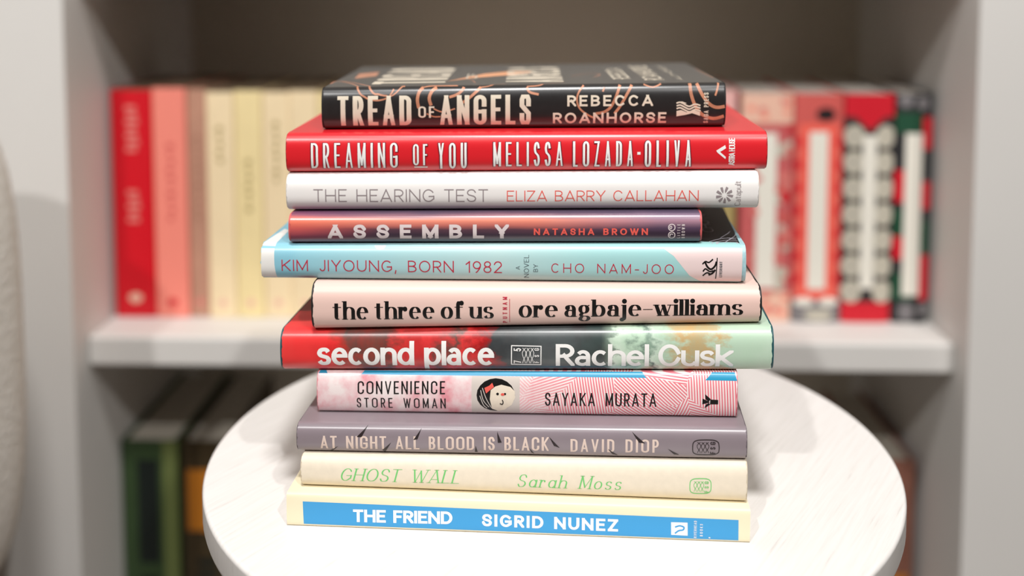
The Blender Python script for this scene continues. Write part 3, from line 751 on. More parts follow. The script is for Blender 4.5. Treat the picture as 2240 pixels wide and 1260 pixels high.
    ('second', 'publisher_mark', 'line', [(0.0034, 0.581), (0.0027, 0.545), (0.0019, 0.473), (0.0022, 0.383), (0.0029, 0.311), (0.0034, 0.221)], 0.00025, 'white'),
    ('second', 'publisher_mark', 'line', [(0.0039, 0.581), (0.0046, 0.545), (0.0053, 0.472), (0.0050, 0.383), (0.0043, 0.311), (0.0038, 0.221)], 0.00025, 'white'),
    ('second', 'publisher_mark', 'line', [(0.0053, 0.580), (0.0046, 0.545), (0.0038, 0.473), (0.0040, 0.383), (0.0047, 0.311), (0.0052, 0.221)], 0.00025, 'white'),
    ('night', 'publisher_mark', 'line', [(0.0886, 0.436), (0.0885, 0.320), (0.0882, 0.269), (0.0876, 0.233), (0.0868, 0.208), (0.0856, 0.193), (0.0829, 0.185), (0.0801, 0.186), (0.0789, 0.198), (0.0781, 0.221), (0.0775, 0.256), (0.0772, 0.306), (0.0771, 0.423), (0.0772, 0.540), (0.0775, 0.591), (0.0780, 0.627), (0.0789, 0.652), (0.0801, 0.667), (0.0828, 0.675), (0.0855, 0.673), (0.0867, 0.660), (0.0875, 0.637), (0.0881, 0.603), (0.0884, 0.552), (0.0886, 0.436)], 0.00041, 'dark_ink'),
    ('night', 'publisher_mark', 'line', [(0.0791, 0.599), (0.0798, 0.565), (0.0806, 0.496), (0.0803, 0.409), (0.0797, 0.339), (0.0792, 0.252)], 0.00023, 'dark_ink'),
    ('night', 'publisher_mark', 'line', [(0.0805, 0.600), (0.0798, 0.565), (0.0790, 0.495), (0.0793, 0.408), (0.0800, 0.340), (0.0805, 0.254)], 0.00023, 'dark_ink'),
    ('night', 'publisher_mark', 'line', [(0.0809, 0.601), (0.0816, 0.567), (0.0823, 0.498), (0.0821, 0.411), (0.0814, 0.341), (0.0810, 0.254)], 0.00023, 'dark_ink'),
    ('night', 'publisher_mark', 'line', [(0.0822, 0.602), (0.0816, 0.567), (0.0808, 0.497), (0.0811, 0.410), (0.0818, 0.342), (0.0823, 0.256)], 0.00023, 'dark_ink'),
    ('night', 'publisher_mark', 'line', [(0.0827, 0.603), (0.0833, 0.569), (0.0841, 0.500), (0.0839, 0.414), (0.0832, 0.344), (0.0827, 0.256)], 0.00023, 'dark_ink'),
    ('night', 'publisher_mark', 'line', [(0.0840, 0.604), (0.0833, 0.569), (0.0826, 0.499), (0.0829, 0.412), (0.0836, 0.344), (0.0841, 0.258)], 0.00023, 'dark_ink'),
    ('ghost', 'publisher_mark', 'line', [(0.0837, 0.431), (0.0836, 0.338), (0.0833, 0.298), (0.0829, 0.269), (0.0822, 0.249), (0.0813, 0.236), (0.0791, 0.228), (0.0769, 0.228), (0.0759, 0.237), (0.0753, 0.255), (0.0748, 0.283), (0.0746, 0.323), (0.0745, 0.416), (0.0746, 0.510), (0.0748, 0.551), (0.0753, 0.580), (0.0760, 0.600), (0.0769, 0.612), (0.0791, 0.619), (0.0813, 0.618), (0.0822, 0.608), (0.0829, 0.590), (0.0833, 0.563), (0.0836, 0.523), (0.0837, 0.431)], 0.00037, 'green_ink'),
    ('ghost', 'publisher_mark', 'line', [(0.0763, 0.546), (0.0769, 0.520), (0.0775, 0.468), (0.0773, 0.402), (0.0767, 0.348), (0.0763, 0.281)], 0.00020, 'green_ink'),
    ('ghost', 'publisher_mark', 'line', [(0.0774, 0.547), (0.0769, 0.520), (0.0762, 0.466), (0.0764, 0.400), (0.0770, 0.348), (0.0774, 0.283)], 0.00020, 'green_ink'),
    ('ghost', 'publisher_mark', 'line', [(0.0778, 0.548), (0.0784, 0.522), (0.0790, 0.471), (0.0788, 0.404), (0.0782, 0.350), (0.0778, 0.283)], 0.00020, 'green_ink'),
    ('ghost', 'publisher_mark', 'line', [(0.0789, 0.550), (0.0784, 0.522), (0.0777, 0.469), (0.0779, 0.403), (0.0785, 0.351), (0.0789, 0.285)], 0.00020, 'green_ink'),
    ('ghost', 'publisher_mark', 'line', [(0.0793, 0.550), (0.0799, 0.525), (0.0805, 0.473), (0.0803, 0.407), (0.0797, 0.353), (0.0793, 0.286)], 0.00020, 'green_ink'),
    ('ghost', 'publisher_mark', 'line', [(0.0804, 0.552), (0.0799, 0.525), (0.0792, 0.471), (0.0794, 0.405), (0.0800, 0.353), (0.0804, 0.288)], 0.00020, 'green_ink'),
    ('night', 'black_shard', 'fill', [(-0.0679, 0.964), (-0.0706, 0.605), (-0.0729, 0.603)], 0, 'dark_ink'),
    ('night', 'black_shard', 'fill', [(-0.0815, 0.269), (-0.0842, 0.068), (-0.0857, 0.066)], 0, 'dark_ink'),
    ('night', 'black_shard', 'fill', [(-0.0571, 0.432), (-0.0602, 0.046), (-0.0613, 0.142)], 0, 'dark_ink'),
    ('night', 'black_shard', 'fill', [(-0.0434, 0.901), (-0.0451, 0.560), (-0.0470, 0.530)], 0, 'dark_ink'),
    ('night', 'black_shard', 'fill', [(-0.0188, 0.368), (-0.0180, 0.135), (-0.0193, 0.133)], 0, 'dark_ink'),
    ('night', 'black_shard', 'fill', [(-0.0071, 0.493), (-0.0088, 0.480), (-0.0092, 0.839)], 0, 'dark_ink'),
    ('night', 'black_shard', 'fill', [(0.0141, 0.698), (0.0162, 0.410), (0.0188, 0.343)], 0, 'dark_ink'),
    ('night', 'black_shard', 'fill', [(0.0053, 0.315), (0.0061, 0.151), (0.0074, 0.109)], 0, 'dark_ink'),
    ('night', 'black_shard', 'fill', [(0.0506, 0.880), (0.0537, 0.561), (0.0564, 0.538)], 0, 'dark_ink'),
    ('night', 'black_shard', 'fill', [(0.0400, 0.341), (0.0421, 0.145), (0.0445, 0.105)], 0, 'dark_ink'),
    ('night', 'black_shard', 'fill', [(0.0663, 0.373), (0.0691, 0.180), (0.0713, 0.172)], 0, 'dark_ink'),
    ('conv', 'blue_band', 'fill', [(-0.0955, 0.947), (-0.0912, 0.947), (-0.0920, 0.995), (-0.0950, 0.995)], 0, 'band_blue'),
    ('conv', 'blue_band', 'fill', [(-0.0754, 0.930), (0.0556, 0.894), (0.0538, 0.995), (-0.0740, 0.995)], 0, 'band_blue'),
    ('conv', 'blue_band', 'fill', [(0.0817, 0.855), (0.0958, 0.846), (0.0949, 0.995), (0.0848, 0.995)], 0, 'band_blue'),
    ('conv', 'photo_art', 'fill', [(-0.0237, 0.034), (-0.0017, 0.029), (-0.0016, 0.901), (-0.0237, 0.910)], 0, 'photo_grey'),
    ('conv', 'photo_art', 'fill', [(-0.0037, 0.485), (-0.0042, 0.604), (-0.0054, 0.710), (-0.0074, 0.795), (-0.0098, 0.849), (-0.0126, 0.868), (-0.0153, 0.849), (-0.0178, 0.794), (-0.0197, 0.707), (-0.0210, 0.599), (-0.0214, 0.479), (-0.0210, 0.359), (-0.0197, 0.251), (-0.0178, 0.167), (-0.0153, 0.113), (-0.0126, 0.096), (-0.0099, 0.117), (-0.0074, 0.173), (-0.0054, 0.259), (-0.0042, 0.367)], 0, 'black_ink'),
    ('conv', 'photo_art', 'fill', [(-0.0143, 0.149), (-0.0153, 0.384), (-0.0149, 0.599), (-0.0128, 0.686), (-0.0100, 0.729), (-0.0058, 0.677), (-0.0039, 0.581), (-0.0037, 0.432), (-0.0052, 0.261), (-0.0086, 0.131), (-0.0115, 0.097)], 0, 'rice_white'),
    ('conv', 'photo_art', 'line', [(-0.0195, 0.598), (-0.0183, 0.361), (-0.0157, 0.191)], 0.00034, 'photo_grey'),
    ('conv', 'photo_art', 'line', [(-0.0187, 0.652), (-0.0170, 0.405), (-0.0145, 0.170)], 0.00034, 'photo_grey'),
    ('conv', 'photo_art', 'line', [(-0.0199, 0.468), (-0.0183, 0.254), (-0.0166, 0.169)], 0.00034, 'photo_grey'),
    ('conv', 'photo_art', 'fill', [(-0.0178, 0.652), (-0.0170, 0.523), (-0.0153, 0.599), (-0.0134, 0.675), (-0.0142, 0.771), (-0.0155, 0.707)], 0, 'coral_ink'),
    ('conv', 'photo_art', 'fill', [(-0.0111, 0.515), (-0.0112, 0.534), (-0.0115, 0.545), (-0.0119, 0.545), (-0.0122, 0.533), (-0.0124, 0.514), (-0.0122, 0.495), (-0.0119, 0.484), (-0.0115, 0.484), (-0.0112, 0.496)], 0, 'black_ink'),
    ('conv', 'photo_art', 'fill', [(-0.0078, 0.516), (-0.0079, 0.532), (-0.0082, 0.541), (-0.0085, 0.541), (-0.0088, 0.531), (-0.0089, 0.515), (-0.0088, 0.500), (-0.0085, 0.490), (-0.0082, 0.490), (-0.0079, 0.500)], 0, 'black_ink'),
    ('conv', 'photo_art', 'fill', [(-0.0086, 0.505), (-0.0087, 0.524), (-0.0092, 0.535), (-0.0097, 0.535), (-0.0101, 0.523), (-0.0103, 0.504), (-0.0101, 0.486), (-0.0097, 0.474), (-0.0092, 0.474), (-0.0087, 0.486)], 0, 'coral_ink'),
    ('conv', 'photo_art', 'line', [(-0.0107, 0.290), (-0.0096, 0.269), (-0.0092, 0.323), (-0.0096, 0.376)], 0.00046, 'black_ink'),
    ('conv', 'publisher_mark', 'fill', [(0.0840, 0.436), (0.0875, 0.427), (0.0875, 0.328), (0.0839, 0.326)], 0, 'black_ink'),
    ('conv', 'publisher_mark', 'fill', [(0.0806, 0.455), (0.0835, 0.386), (0.0837, 0.366), (0.0805, 0.325)], 0, 'black_ink'),
    ('conv', 'publisher_mark', 'fill', [(0.0817, 0.555), (0.0842, 0.446), (0.0833, 0.386), (0.0819, 0.445)], 0, 'black_ink'),
    ('conv', 'publisher_mark', 'fill', [(0.0815, 0.235), (0.0841, 0.326), (0.0833, 0.356), (0.0820, 0.315)], 0, 'black_ink'),
    ('friend', 'spine_panel', 'fill', [(-0.0946, 0.074), (0.0974, 0.062), (0.0973, 0.693), (-0.0949, 0.770)], 0, 'panel_blue'),
    ('friend', 'publisher_mark', 'fill', [(0.0684, 0.167), (0.0755, 0.157), (0.0754, 0.556), (0.0683, 0.552)], 0, 'white'),
    ('friend', 'publisher_mark', 'line', [(0.0700, 0.405), (0.0720, 0.451), (0.0738, 0.414), (0.0735, 0.331), (0.0716, 0.299), (0.0700, 0.212)], 0.00071, 'panel_blue'),
    ('friend', 'publisher_mark', 'line', [(0.0846, 0.125), (0.0853, 0.113)], 0.00051, 'white'),
]
COVER_LINES = [  # book, part, words, style, base x, top x, near and far depth, ink
    ('tread', 'cover_lettering', 'TREAD', 'night', -0.0383, -0.0739, 0.0149, 0.1029, 'cream'),
    ('tread', 'cover_lettering', 'ANGELS', 'night', 0.0196, -0.0086, 0.0143, 0.0997, 'cream'),
    ('tread', 'cover_lettering', 'OF', 'night', -0.0237, -0.0293, 0.0365, 0.0628, 'cream'),
    ('tread', 'cover_lettering', 'REBECCA', 'night', 0.0532, 0.0443, 0.0239, 0.0864, 'cream'),
    ('tread', 'cover_lettering', 'ROANHORSE', 'night', 0.0688, 0.0591, 0.0171, 0.1003, 'cream'),
    ('tread', 'cover_lettering', 'AUTHOR OF', 'night', 0.0779, 0.0751, 0.0159, 0.0980, 'cream'),
    ('kim', 'cover_lettering', 'CHO NAM-JOO', 'kim', 0.1013, 0.0959, 0.0260, 0.1072, 'hair_white'),
]


def uv_nodes(nt):
    tc = nt.nodes.new('ShaderNodeTexCoord'); sp = nt.nodes.new('ShaderNodeSeparateXYZ')
    nt.links.new(tc.outputs['UV'], sp.inputs[0])
    return tc, sp.outputs[0], sp.outputs[1]

def noise(nt, tc, scale, stretch=(1, 1, 1), detail=5, rough=.6, out='Object', rot=(0, 0, 0)):
    mp = nt.nodes.new('ShaderNodeMapping'); mp.inputs['Scale'].default_value = stretch; mp.inputs['Rotation'].default_value = rot
    nt.links.new(tc.outputs[out], mp.inputs[0])
    n = nt.nodes.new('ShaderNodeTexNoise'); n.inputs['Scale'].default_value = scale; n.inputs['Detail'].default_value = detail; n.inputs['Roughness'].default_value = rough
    nt.links.new(mp.outputs[0], n.inputs[0])
    return n.outputs['Fac']

def painted_cover():
    m, nt, b = node_mat('painted_cover', .34, .3)
    tc, u, v = uv_nodes(nt)
    n1 = noise(nt, tc, 70, (1, 1, 1.6)); n2 = noise(nt, tc, 38, (1.4, 1, .8), 6, .65)
    d = math_node(nt, 'ADD', u, math_node(nt, 'MULTIPLY', math_node(nt, 'SUBTRACT', n1, .5), .22))
    red, deep, mud, slate, ink = lin(236, 58, 58), lin(160, 24, 26), lin(92, 74, 66), lin(84, 88, 90), lin(58, 62, 64)
    mint, pale, tan, fir = lin(186, 212, 188), lin(216, 230, 214), lin(196, 166, 116), lin(66, 88, 84)
    r1 = ramp(nt, [(0, red), (.10, red), (.13, lin(180, 60, 50)), (.17, mud), (.21, lin(110, 60, 54)), (.25, red), (.31, lin(226, 60, 60)), (.35, mud), (.38, red), (.42, deep), (.45, ink), (.56, slate), (.64, lin(64, 60, 62)), (.675, ink), (.69, pale), (.73, mint), (.755, fir), (.775, pale), (.80, mint), (.825, tan), (.875, tan), (.90, mint), (1, mint)][:32])
    nt.links.new(d, r1.inputs[0])
    speck = ramp(nt, [(.42, (0, 0, 0, 1)), (.62, (1, 1, 1, 1))]); nt.links.new(n2, speck.inputs[0])
    alt = ramp(nt, [(0, lin(240, 78, 74)), (.1, lin(206, 26, 30)), (.2, lin(150, 60, 50)), (.3, lin(150, 26, 30)), (.42, lin(96, 60, 60)), (.5, lin(84, 92, 92)), (.66, lin(60, 82, 78)), (.69, mint), (.85, lin(150, 182, 160)), (1, lin(206, 224, 206))])
    nt.links.new(u, alt.inputs[0])
    c = mix(nt, math_node(nt, 'MULTIPLY', speck.outputs[0], .55), r1.outputs[0], alt.outputs[0])
    nt.links.new(c, b.inputs['Base Color'])
    return m

def dusk_cover():
    m, nt, b = node_mat('dusk_cover', .3, .5)
    tc, u, v = uv_nodes(nt)
    n = noise(nt, tc, 40, (.25, 1, 2.0), 4)
    left = ramp(nt, [(0, lin(136, 72, 88)), (.25, lin(140, 66, 84)), (.5, lin(206, 92, 88)), (.75, lin(236, 124, 98)), (.86, lin(220, 110, 98)), (.93, lin(140, 78, 100)), (1, lin(112, 66, 96))])
    mid = ramp(nt, [(0, lin(78, 60, 76)), (.3, lin(66, 52, 66)), (.48, lin(92, 62, 74)), (.62, lin(196, 110, 100)), (.8, lin(232, 140, 116)), (.9, lin(150, 96, 108)), (1, lin(88, 72, 92))])
    right = ramp(nt, [(0, lin(84, 66, 84)), (.35, lin(58, 44, 60)), (.52, lin(88, 68, 90)), (.75, lin(166, 126, 142)), (.88, lin(140, 112, 136)), (1, lin(84, 70, 92))])
    dv = math_node(nt, 'ADD', v, math_node(nt, 'MULTIPLY', math_node(nt, 'SUBTRACT', n, .5), .25))
    for r in (left, mid, right): nt.links.new(dv, r.inputs[0])
    f1 = ramp(nt, [(.02, (0, 0, 0, 1)), (.22, (1, 1, 1, 1))]); nt.links.new(u, f1.inputs[0])
    f2 = ramp(nt, [(.6, (0, 0, 0, 1)), (.9, (1, 1, 1, 1))]); nt.links.new(u, f2.inputs[0])
    c = mix(nt, f2.outputs[0], mix(nt, f1.outputs[0], left.outputs[0], mid.outputs[0]), right.outputs[0])
    nt.links.new(c, b.inputs['Base Color'])
    return m

def sky_cover():
    m, nt, b = node_mat('sky_blue_cover', .34, .2)
    tc, u, v = uv_nodes(nt)
    r = ramp(nt, [(0, lin(140, 196, 214)), (.06, lin(140, 198, 216)), (.085, lin(150, 204, 218)), (.3, lin(172, 212, 216)), (.5, lin(186, 216, 216)), (.7, lin(166, 212, 212)), (1, lin(160, 210, 210))])
    nt.links.new(u, r.inputs[0]); nt.links.new(r.outputs[0], b.inputs['Base Color'])
    return m

def pink_cover():
    m, nt, b = node_mat('pink_hatched_cover', .36, .15)
    tc, u, v = uv_nodes(nt)
    n1 = noise(nt, tc, 75); n2 = noise(nt, tc, 30, (1, 1, 1), 3)
    cloud = ramp(nt, [(.38, lin(246, 232, 230)), (.52, lin(240, 206, 208)), (.68, lin(232, 150, 160))])
    nt.links.new(n1, cloud.inputs[0])
    w = nt.nodes.new('ShaderNodeTexWave'); w.wave_type = 'RINGS'; w.rings_direction = 'SPHERICAL'
    vo = nt.nodes.new('ShaderNodeTexVoronoi'); vo.inputs['Scale'].default_value = 42
    nt.links.new(tc.outputs['Object'], vo.inputs['Vector'])
    sub = nt.nodes.new('ShaderNodeVectorMath'); sub.operation = 'SUBTRACT'
    mp = nt.nodes.new('ShaderNodeMapping'); mp.inputs['Scale'].default_value = (42, 42, 42)
    nt.links.new(tc.outputs['Object'], mp.inputs[0])
    sp = nt.nodes.new('ShaderNodeSeparateXYZ'); nt.links.new(vo.outputs['Color'], sp.inputs[0])
    ang = math_node(nt, 'MULTIPLY', sp.outputs[0], 3.1)
    so = nt.nodes.new('ShaderNodeSeparateXYZ'); nt.links.new(tc.outputs['Object'], so.inputs[0])
    ca = nt.nodes.new('ShaderNodeMath'); ca.operation = 'COSINE'; nt.links.new(ang, ca.inputs[0])
    sa = nt.nodes.new('ShaderNodeMath'); sa.operation = 'SINE'; nt.links.new(ang, sa.inputs[0])
    proj = math_node(nt, 'ADD', math_node(nt, 'MULTIPLY', so.outputs[0], ca.outputs[0]), math_node(nt, 'MULTIPLY', so.outputs[2], sa.outputs[0]))
    sn = nt.nodes.new('ShaderNodeMath'); sn.operation = 'SINE'; nt.links.new(math_node(nt, 'MULTIPLY', proj, 5200), sn.inputs[0])
    hatch = ramp(nt, [(.35, lin(248, 236, 234)), (.62, lin(236, 128, 140))])
    nt.links.new(math_node(nt, 'ADD', math_node(nt, 'MULTIPLY', sn.outputs[0], .45), .5), hatch.inputs[0])
    f = ramp(nt, [(.42, (0, 0, 0, 1)), (.62, (1, 1, 1, 1))])
    nt.links.new(math_node(nt, 'ADD', u, math_node(nt, 'MULTIPLY', math_node(nt, 'SUBTRACT', n2, .5), .3)), f.inputs[0])
    c = mix(nt, f.outputs[0], cloud.outputs[0], hatch.outputs[0])
    nt.links.new(c, b.inputs['Base Color'])
    return m

cream_pages = pages('cream_pages', lin(228, 216, 194))
COVERS = dict(
    tread=(mat('black_jacket', lin(40, 38, 38), .3, vary=.12, scale=260, coat=.4), mat('black_cloth', lin(22, 20, 20), .7), .122,
           'black hardcover with copper swirls and cream capitals, topmost book of the stack'),
    dreaming=(mat('red_jacket', lin(224, 34, 44), .34, coat=.5), mat('red_cloth', lin(160, 20, 28), .7), .147,
              'glossy bright red hardcover with narrow white capitals, second from the top of the stack'),
    hearing=(mat('white_jacket', lin(240, 236, 233), .38, coat=.1), mat('white_cloth', lin(210, 204, 198), .7), .146,
             'plain white hardcover with thin grey and coral capitals, directly under the bright red book'),
    assembly=(dusk_cover(), mat('coral_cloth', lin(206, 92, 92), .6), .128,
              'slim purple and orange sunset coloured hardcover with wide spaced white capitals'),
    kim=(sky_cover(), mat('ice_blue_cloth', lin(170, 208, 216), .5, vary=.2, scale=500), .147,
         'light blue hardcover with thin red capitals and a crumpled white left end'),
    three=(mat('peach_pink_jacket', lin(232, 198, 187), .42, coat=.1), mat('black_case_cloth', lin(24, 22, 22), .6), .139,
           'pale peach pink hardcover with heavy black lower case serif lettering and black board edges'),
    second=(painted_cover(), mat('teal_cloth', lin(22, 78, 84), .6), .143,
            'hardcover painted red, dark grey and mint green with bold white lower case lettering'),
    conv=(pink_cover(), mat('rose_cloth', lin(220, 130, 140), .6), .13,
          'pink and white patterned hardcover with a round black haired face on its spine'),
    night=(mat('mauve_grey_jacket', lin(138, 126, 132), .3, vary=.05, scale=60, coat=.4), mat('mauve_cloth', lin(96, 86, 92), .7), .133,
           'mauve grey hardcover with scattered black shards between pale capitals'),
    ghost=(mat('oatmeal_jacket', lin(232, 220, 200), .55, vary=.04, scale=300), mat('oatmeal_cloth', lin(206, 192, 168), .7), .132,
           'oatmeal coloured hardcover with spaced green italic lettering, second from the bottom of the stack'),
    friend=(mat('cream_card', lin(240, 228, 196), .5), None, .131,
            'cream paperback with a bright blue spine panel, bottom book of the stack on the table'),
)
ORDER = ['friend', 'ghost', 'night', 'conv', 'second', 'three', 'kim', 'assembly', 'hearing', 'dreaming', 'tread']
KIND = dict(friend='paperback_book')

def build_stack():
    for key in ORDER:
        X, Y, yaw, L, a, sl, a2, sl2, D = BOOKS[key]
        jm, cm, W, label = COVERS[key]
        g = .00012
        root = thing(KIND.get(key, 'hardcover_book'), label, 'book', (X, Y, TABLE_Z + a + sl * X), (0, 0, yaw), 'books stacked on the round table')
        T = a2 + sl2 * X - a - sl * X
        cy = math.cos(yaw)
        bk = Book(root, L, W, T, D, g, sl * cy, T - g, sl2 * cy, n=6.0 if key == 'friend' else 2.7)
        h = L / 2
        if key == 'friend':
            bk.shell('cover', jm, -h, h, 0, .0004, W)
            bk.block(cream_pages, -h + .0002, h - .0002, .0005, W - .0004)
        elif key == 'kim':
            bk.shell('dust_jacket', jm, -h, h - .0006, 0, .0003, W, .0004, .0)
            bk.shell('case_binding', cm, -h + .0075, h + .0019, .00035, .0024, W - .0006)
            bk.block(cream_pages, -h + .011, h - .0015, .0029, W - .004)
        else:
            e = .0009 if key in ('three', 'second', 'tread', 'assembly') else .0004
            bk.shell('dust_jacket', jm, -h + e, h - e, 0, .0003, W, .0003, .0003)
            bk.shell('case_binding', cm, -h, h, .00035, .0024, W - .0006)
            bk.block(cream_pages, -h + .0035, h - .0035, .0029, W - .004)
        parts = {}
        def put(part, polys, ink):
            parts.setdefault(part, []).append((polys, INK[ink]))
        for b, part, pk, P, w, ink in MARKS:
            if b != key: continue
            if pk == 'fill':
                put(part, [P], ink)
            else:
                Q = [(p[0], p[1] * T) for p in P]
                if len(Q) > 2: Q = spline(Q, 4)
                put(part, [[(p[0], p[1] / T) for p in q] for q in ribbon(Q, lambda dx, dy: w, False, False)], ink)
        for b, part, words, st, x0, x1, s0, s1, hs, ink in LINES:
            if b != key: continue
            P = text_polys(words, x1 - x0, hs * T, **STYLE[st])
            if key == 'dreaming':      # dark outline around the white letters
                st2 = dict(STYLE[st]); st2['thick'] += .03; st2['thin'] += .035
                st2.pop('track', None)
                P2 = text_polys(words, x1 - x0 + .0008, hs * T * 1.04, **dict(st2, track=STYLE[st]['track'] - .03))
                put(part, remap(P2, lambda p: (x0 - .0004 + p[0], s0 - .02 * hs + (s1 - s0) * p[0] / (x1 - x0) + p[1] / T)), 'outline')
            put(part, remap(P, lambda p: (x0 + p[0], s0 + (s1 - s0) * p[0] / (x1 - x0) + p[1] / T)), ink)
        for b, part, words, st, xr, ht, s0, s1, ink in UPRIGHT:
            if b != key: continue
            P = text_polys(words, (s1 - s0) * T, ht, **STYLE[st])
            put(part, remap(P, lambda p: (xr - p[1], s0 + p[0] / T)), ink)
        for b, part, words, st, xb, xt, y0, y1, ink in COVER_LINES:
            if b != key: continue
            y1 = min(y1, W - .006)
            P = text_polys(words, y1 - y0, xb - xt, **dict(STYLE[st], ws=None, track=.16))
            put(part, remap(P, lambda p: (xb - p[1], 1 + (y0 + p[0] - D) / T)), ink)
        for part in ('copper_swirl', 'black_shard', 'blue_band'):      # each printed piece on its own
            for polys, m in parts.pop(part, []): bk.decal(part, [(polys, m)], .00012 if part == 'black_shard' else .00003)
        order = ['spine_panel', 'pale_end_panel', 'pale_panel', 'white_flap', 'dark_cover_panel', 'pale_dot', 'cover_art', 'photo_art', 'cover_lettering', 'novel_note', 'title', 'author', 'publisher_mark']
        for part in order:
            if part in parts:
                nm = {'title': 'title_lettering', 'author': 'author_lettering'}.get(part, part)
                bk.decal(nm, parts[part], .00003 if ('panel' in part or 'art' in part or part in ('white_flap', 'pale_dot')) else .00007)

INK['outline'] = mat('outline_ink', lin(110, 24, 40), .45)
build_stack()
# ---------------------------------------------------------------- books standing on the bookcase shelves
tan_pages = pages('tan_pages', lin(128, 108, 86))  # darker tan page colour, used for the shelf paperbacks
def disc(x, s, rx, rs, n=14): return [(x + rx * math.cos(2 * math.pi * i / n), s + rs * math.sin(2 * math.pi * i / n)) for i in range(n)]
def rect(x0, x1, s0, s1): return [(x0, s0), (x1, s0), (x1, s1), (x0, s1)]

def standing(name, label, x0, x1, zb, H, by, W, cover, group, hard=False, page=None, D=.0015, art=(), top_in=.0035):
    """upright book, spine to the front, between x0 and x1 of the shelf; art coordinates: share of height from the top, share of width"""
    T = x1 - x0 - .0003
    px, py, pz = in_case(x0 + .00015, by, zb + H / 2 + .0004)
    root = thing(name, label, 'book', (px, py, pz), (0, math.radians(90), CASE_YAW), group)
    root.rotation_euler = (Matrix.Rotation(CASE_YAW, 4, 'Z') @ Matrix.Rotation(math.radians(90), 4, 'Y')).to_euler()
    bk = Book(root, H, W, T, D, 0, 0, T, 0, n=3.2)
    h = H / 2
    page = page or tan_pages
    if hard:
        bk.shell('case_binding', cover, -h, h, 0, .0025, W)
        bk.block(page, -h + top_in, h - .0035, .0026, W - .004)
    else:
        bk.shell('cover', cover, -h, h, 0, .0005, W)
        bk.block(page, -h + .0004, h - .0004, .0006, W - .0005)
    parts = {}
    for part, polys, ink in art:
        parts.setdefault(part, []).append(([[((p[0] - .5) * H, p[1]) for p in q] for q in polys], INK[ink]))
    for i, (part, gr) in enumerate(parts.items()):
        bk.decal(part.split('#')[0], gr, .0001 + .00006 * i)
    return root

UP = 'books standing on the shelf behind the stack'
LOW = 'books standing in the lower compartment'
by = .052
def series_art(title, mark, t0, t1, b0=.42, b1=.62):
    return (('title_lettering', [rect(t0 + k * .035, t0 + k * .035 + .022, b0 + (k % 3) * .03, b1 - (k % 2) * .05) for k in range(int((t1 - t0) / .035))], title),
            ('publisher_mark', [disc(.935, .5, .018, .16)], mark))
red_c = mat('red_book_cover', lin(206, 0, 26), .45)
standing('paperback_book', 'vivid red paperback with a pale round mark, leftmost book on the upper shelf', XL + .004, XL + .041, SHELF_Z, .2075, by, .132, red_c, UP,
         art=(('title_lettering', [rect(.07 + k * .03, .07 + k * .03 + .02, .36 + (k % 2) * .04, .62 + (k % 3) * .03) for k in range(7)], 'rose_ink'),
              ('author_lettering', [rect(.44 + k * .03, .44 + k * .03 + .02, .36 + (k % 2) * .05, .62 + (k % 3) * .03) for k in range(5)], 'rose_ink'),
              ('publisher_mark', [disc(.915, .5, .022, .17)], 'peach')))
standing('paperback_book', 'salmon pink paperback right of the vivid red one', XL + .0415, XL + .0715, SHELF_Z, .209, by, .132, mat('salmon_cover', lin(240, 138, 122), .5), UP, art=series_art('salmon_dark', 'red_ink', .24, .60))
standing('paperback_book', 'dusty brown pink thin paperback between the salmon and cream ones', XL + .072, XL + .0895, SHELF_Z, .208, by + .002, .132, mat('dusty_brown_cover', lin(186, 138, 116), .55, vary=.12, scale=30), UP, art=series_art('brown_ink', 'rose_ink', .2, .62))
tones = [('cream_cover', (240, 218, 178)), ('straw_cover', (238, 218, 164)), ('cream_cover', (240, 218, 178)), ('cream_cover', (240, 218, 178)), ('straw_cover', (238, 218, 164))]
cl = ['cream paperback next to the dusty brown pink one', 'straw yellow paperback, second of the cream row from the left', 'cream paperback, third of the cream row from the left',
      'cream paperback, fourth of the cream row, just left of the black topmost book', 'straw yellow paperback half hidden behind the stack, right end of the cream row']
arts = [(.15, .33), (.3, .56), (.13, .42), (.2, .5), (.2, .5)]
x = XL + .090
for i in range(5):
    nm, c = tones[i]
    standing('paperback_book', cl[i], x, x + .0248, SHELF_Z, .2055 + .0012 * (i % 2), by + .001 * (i % 3), .13, mat(nm, lin(*c), .6, vary=.06, scale=25), UP,
             art=series_art('olive_ink', 'peach', *arts[i], .38, .6))
    x += .0251

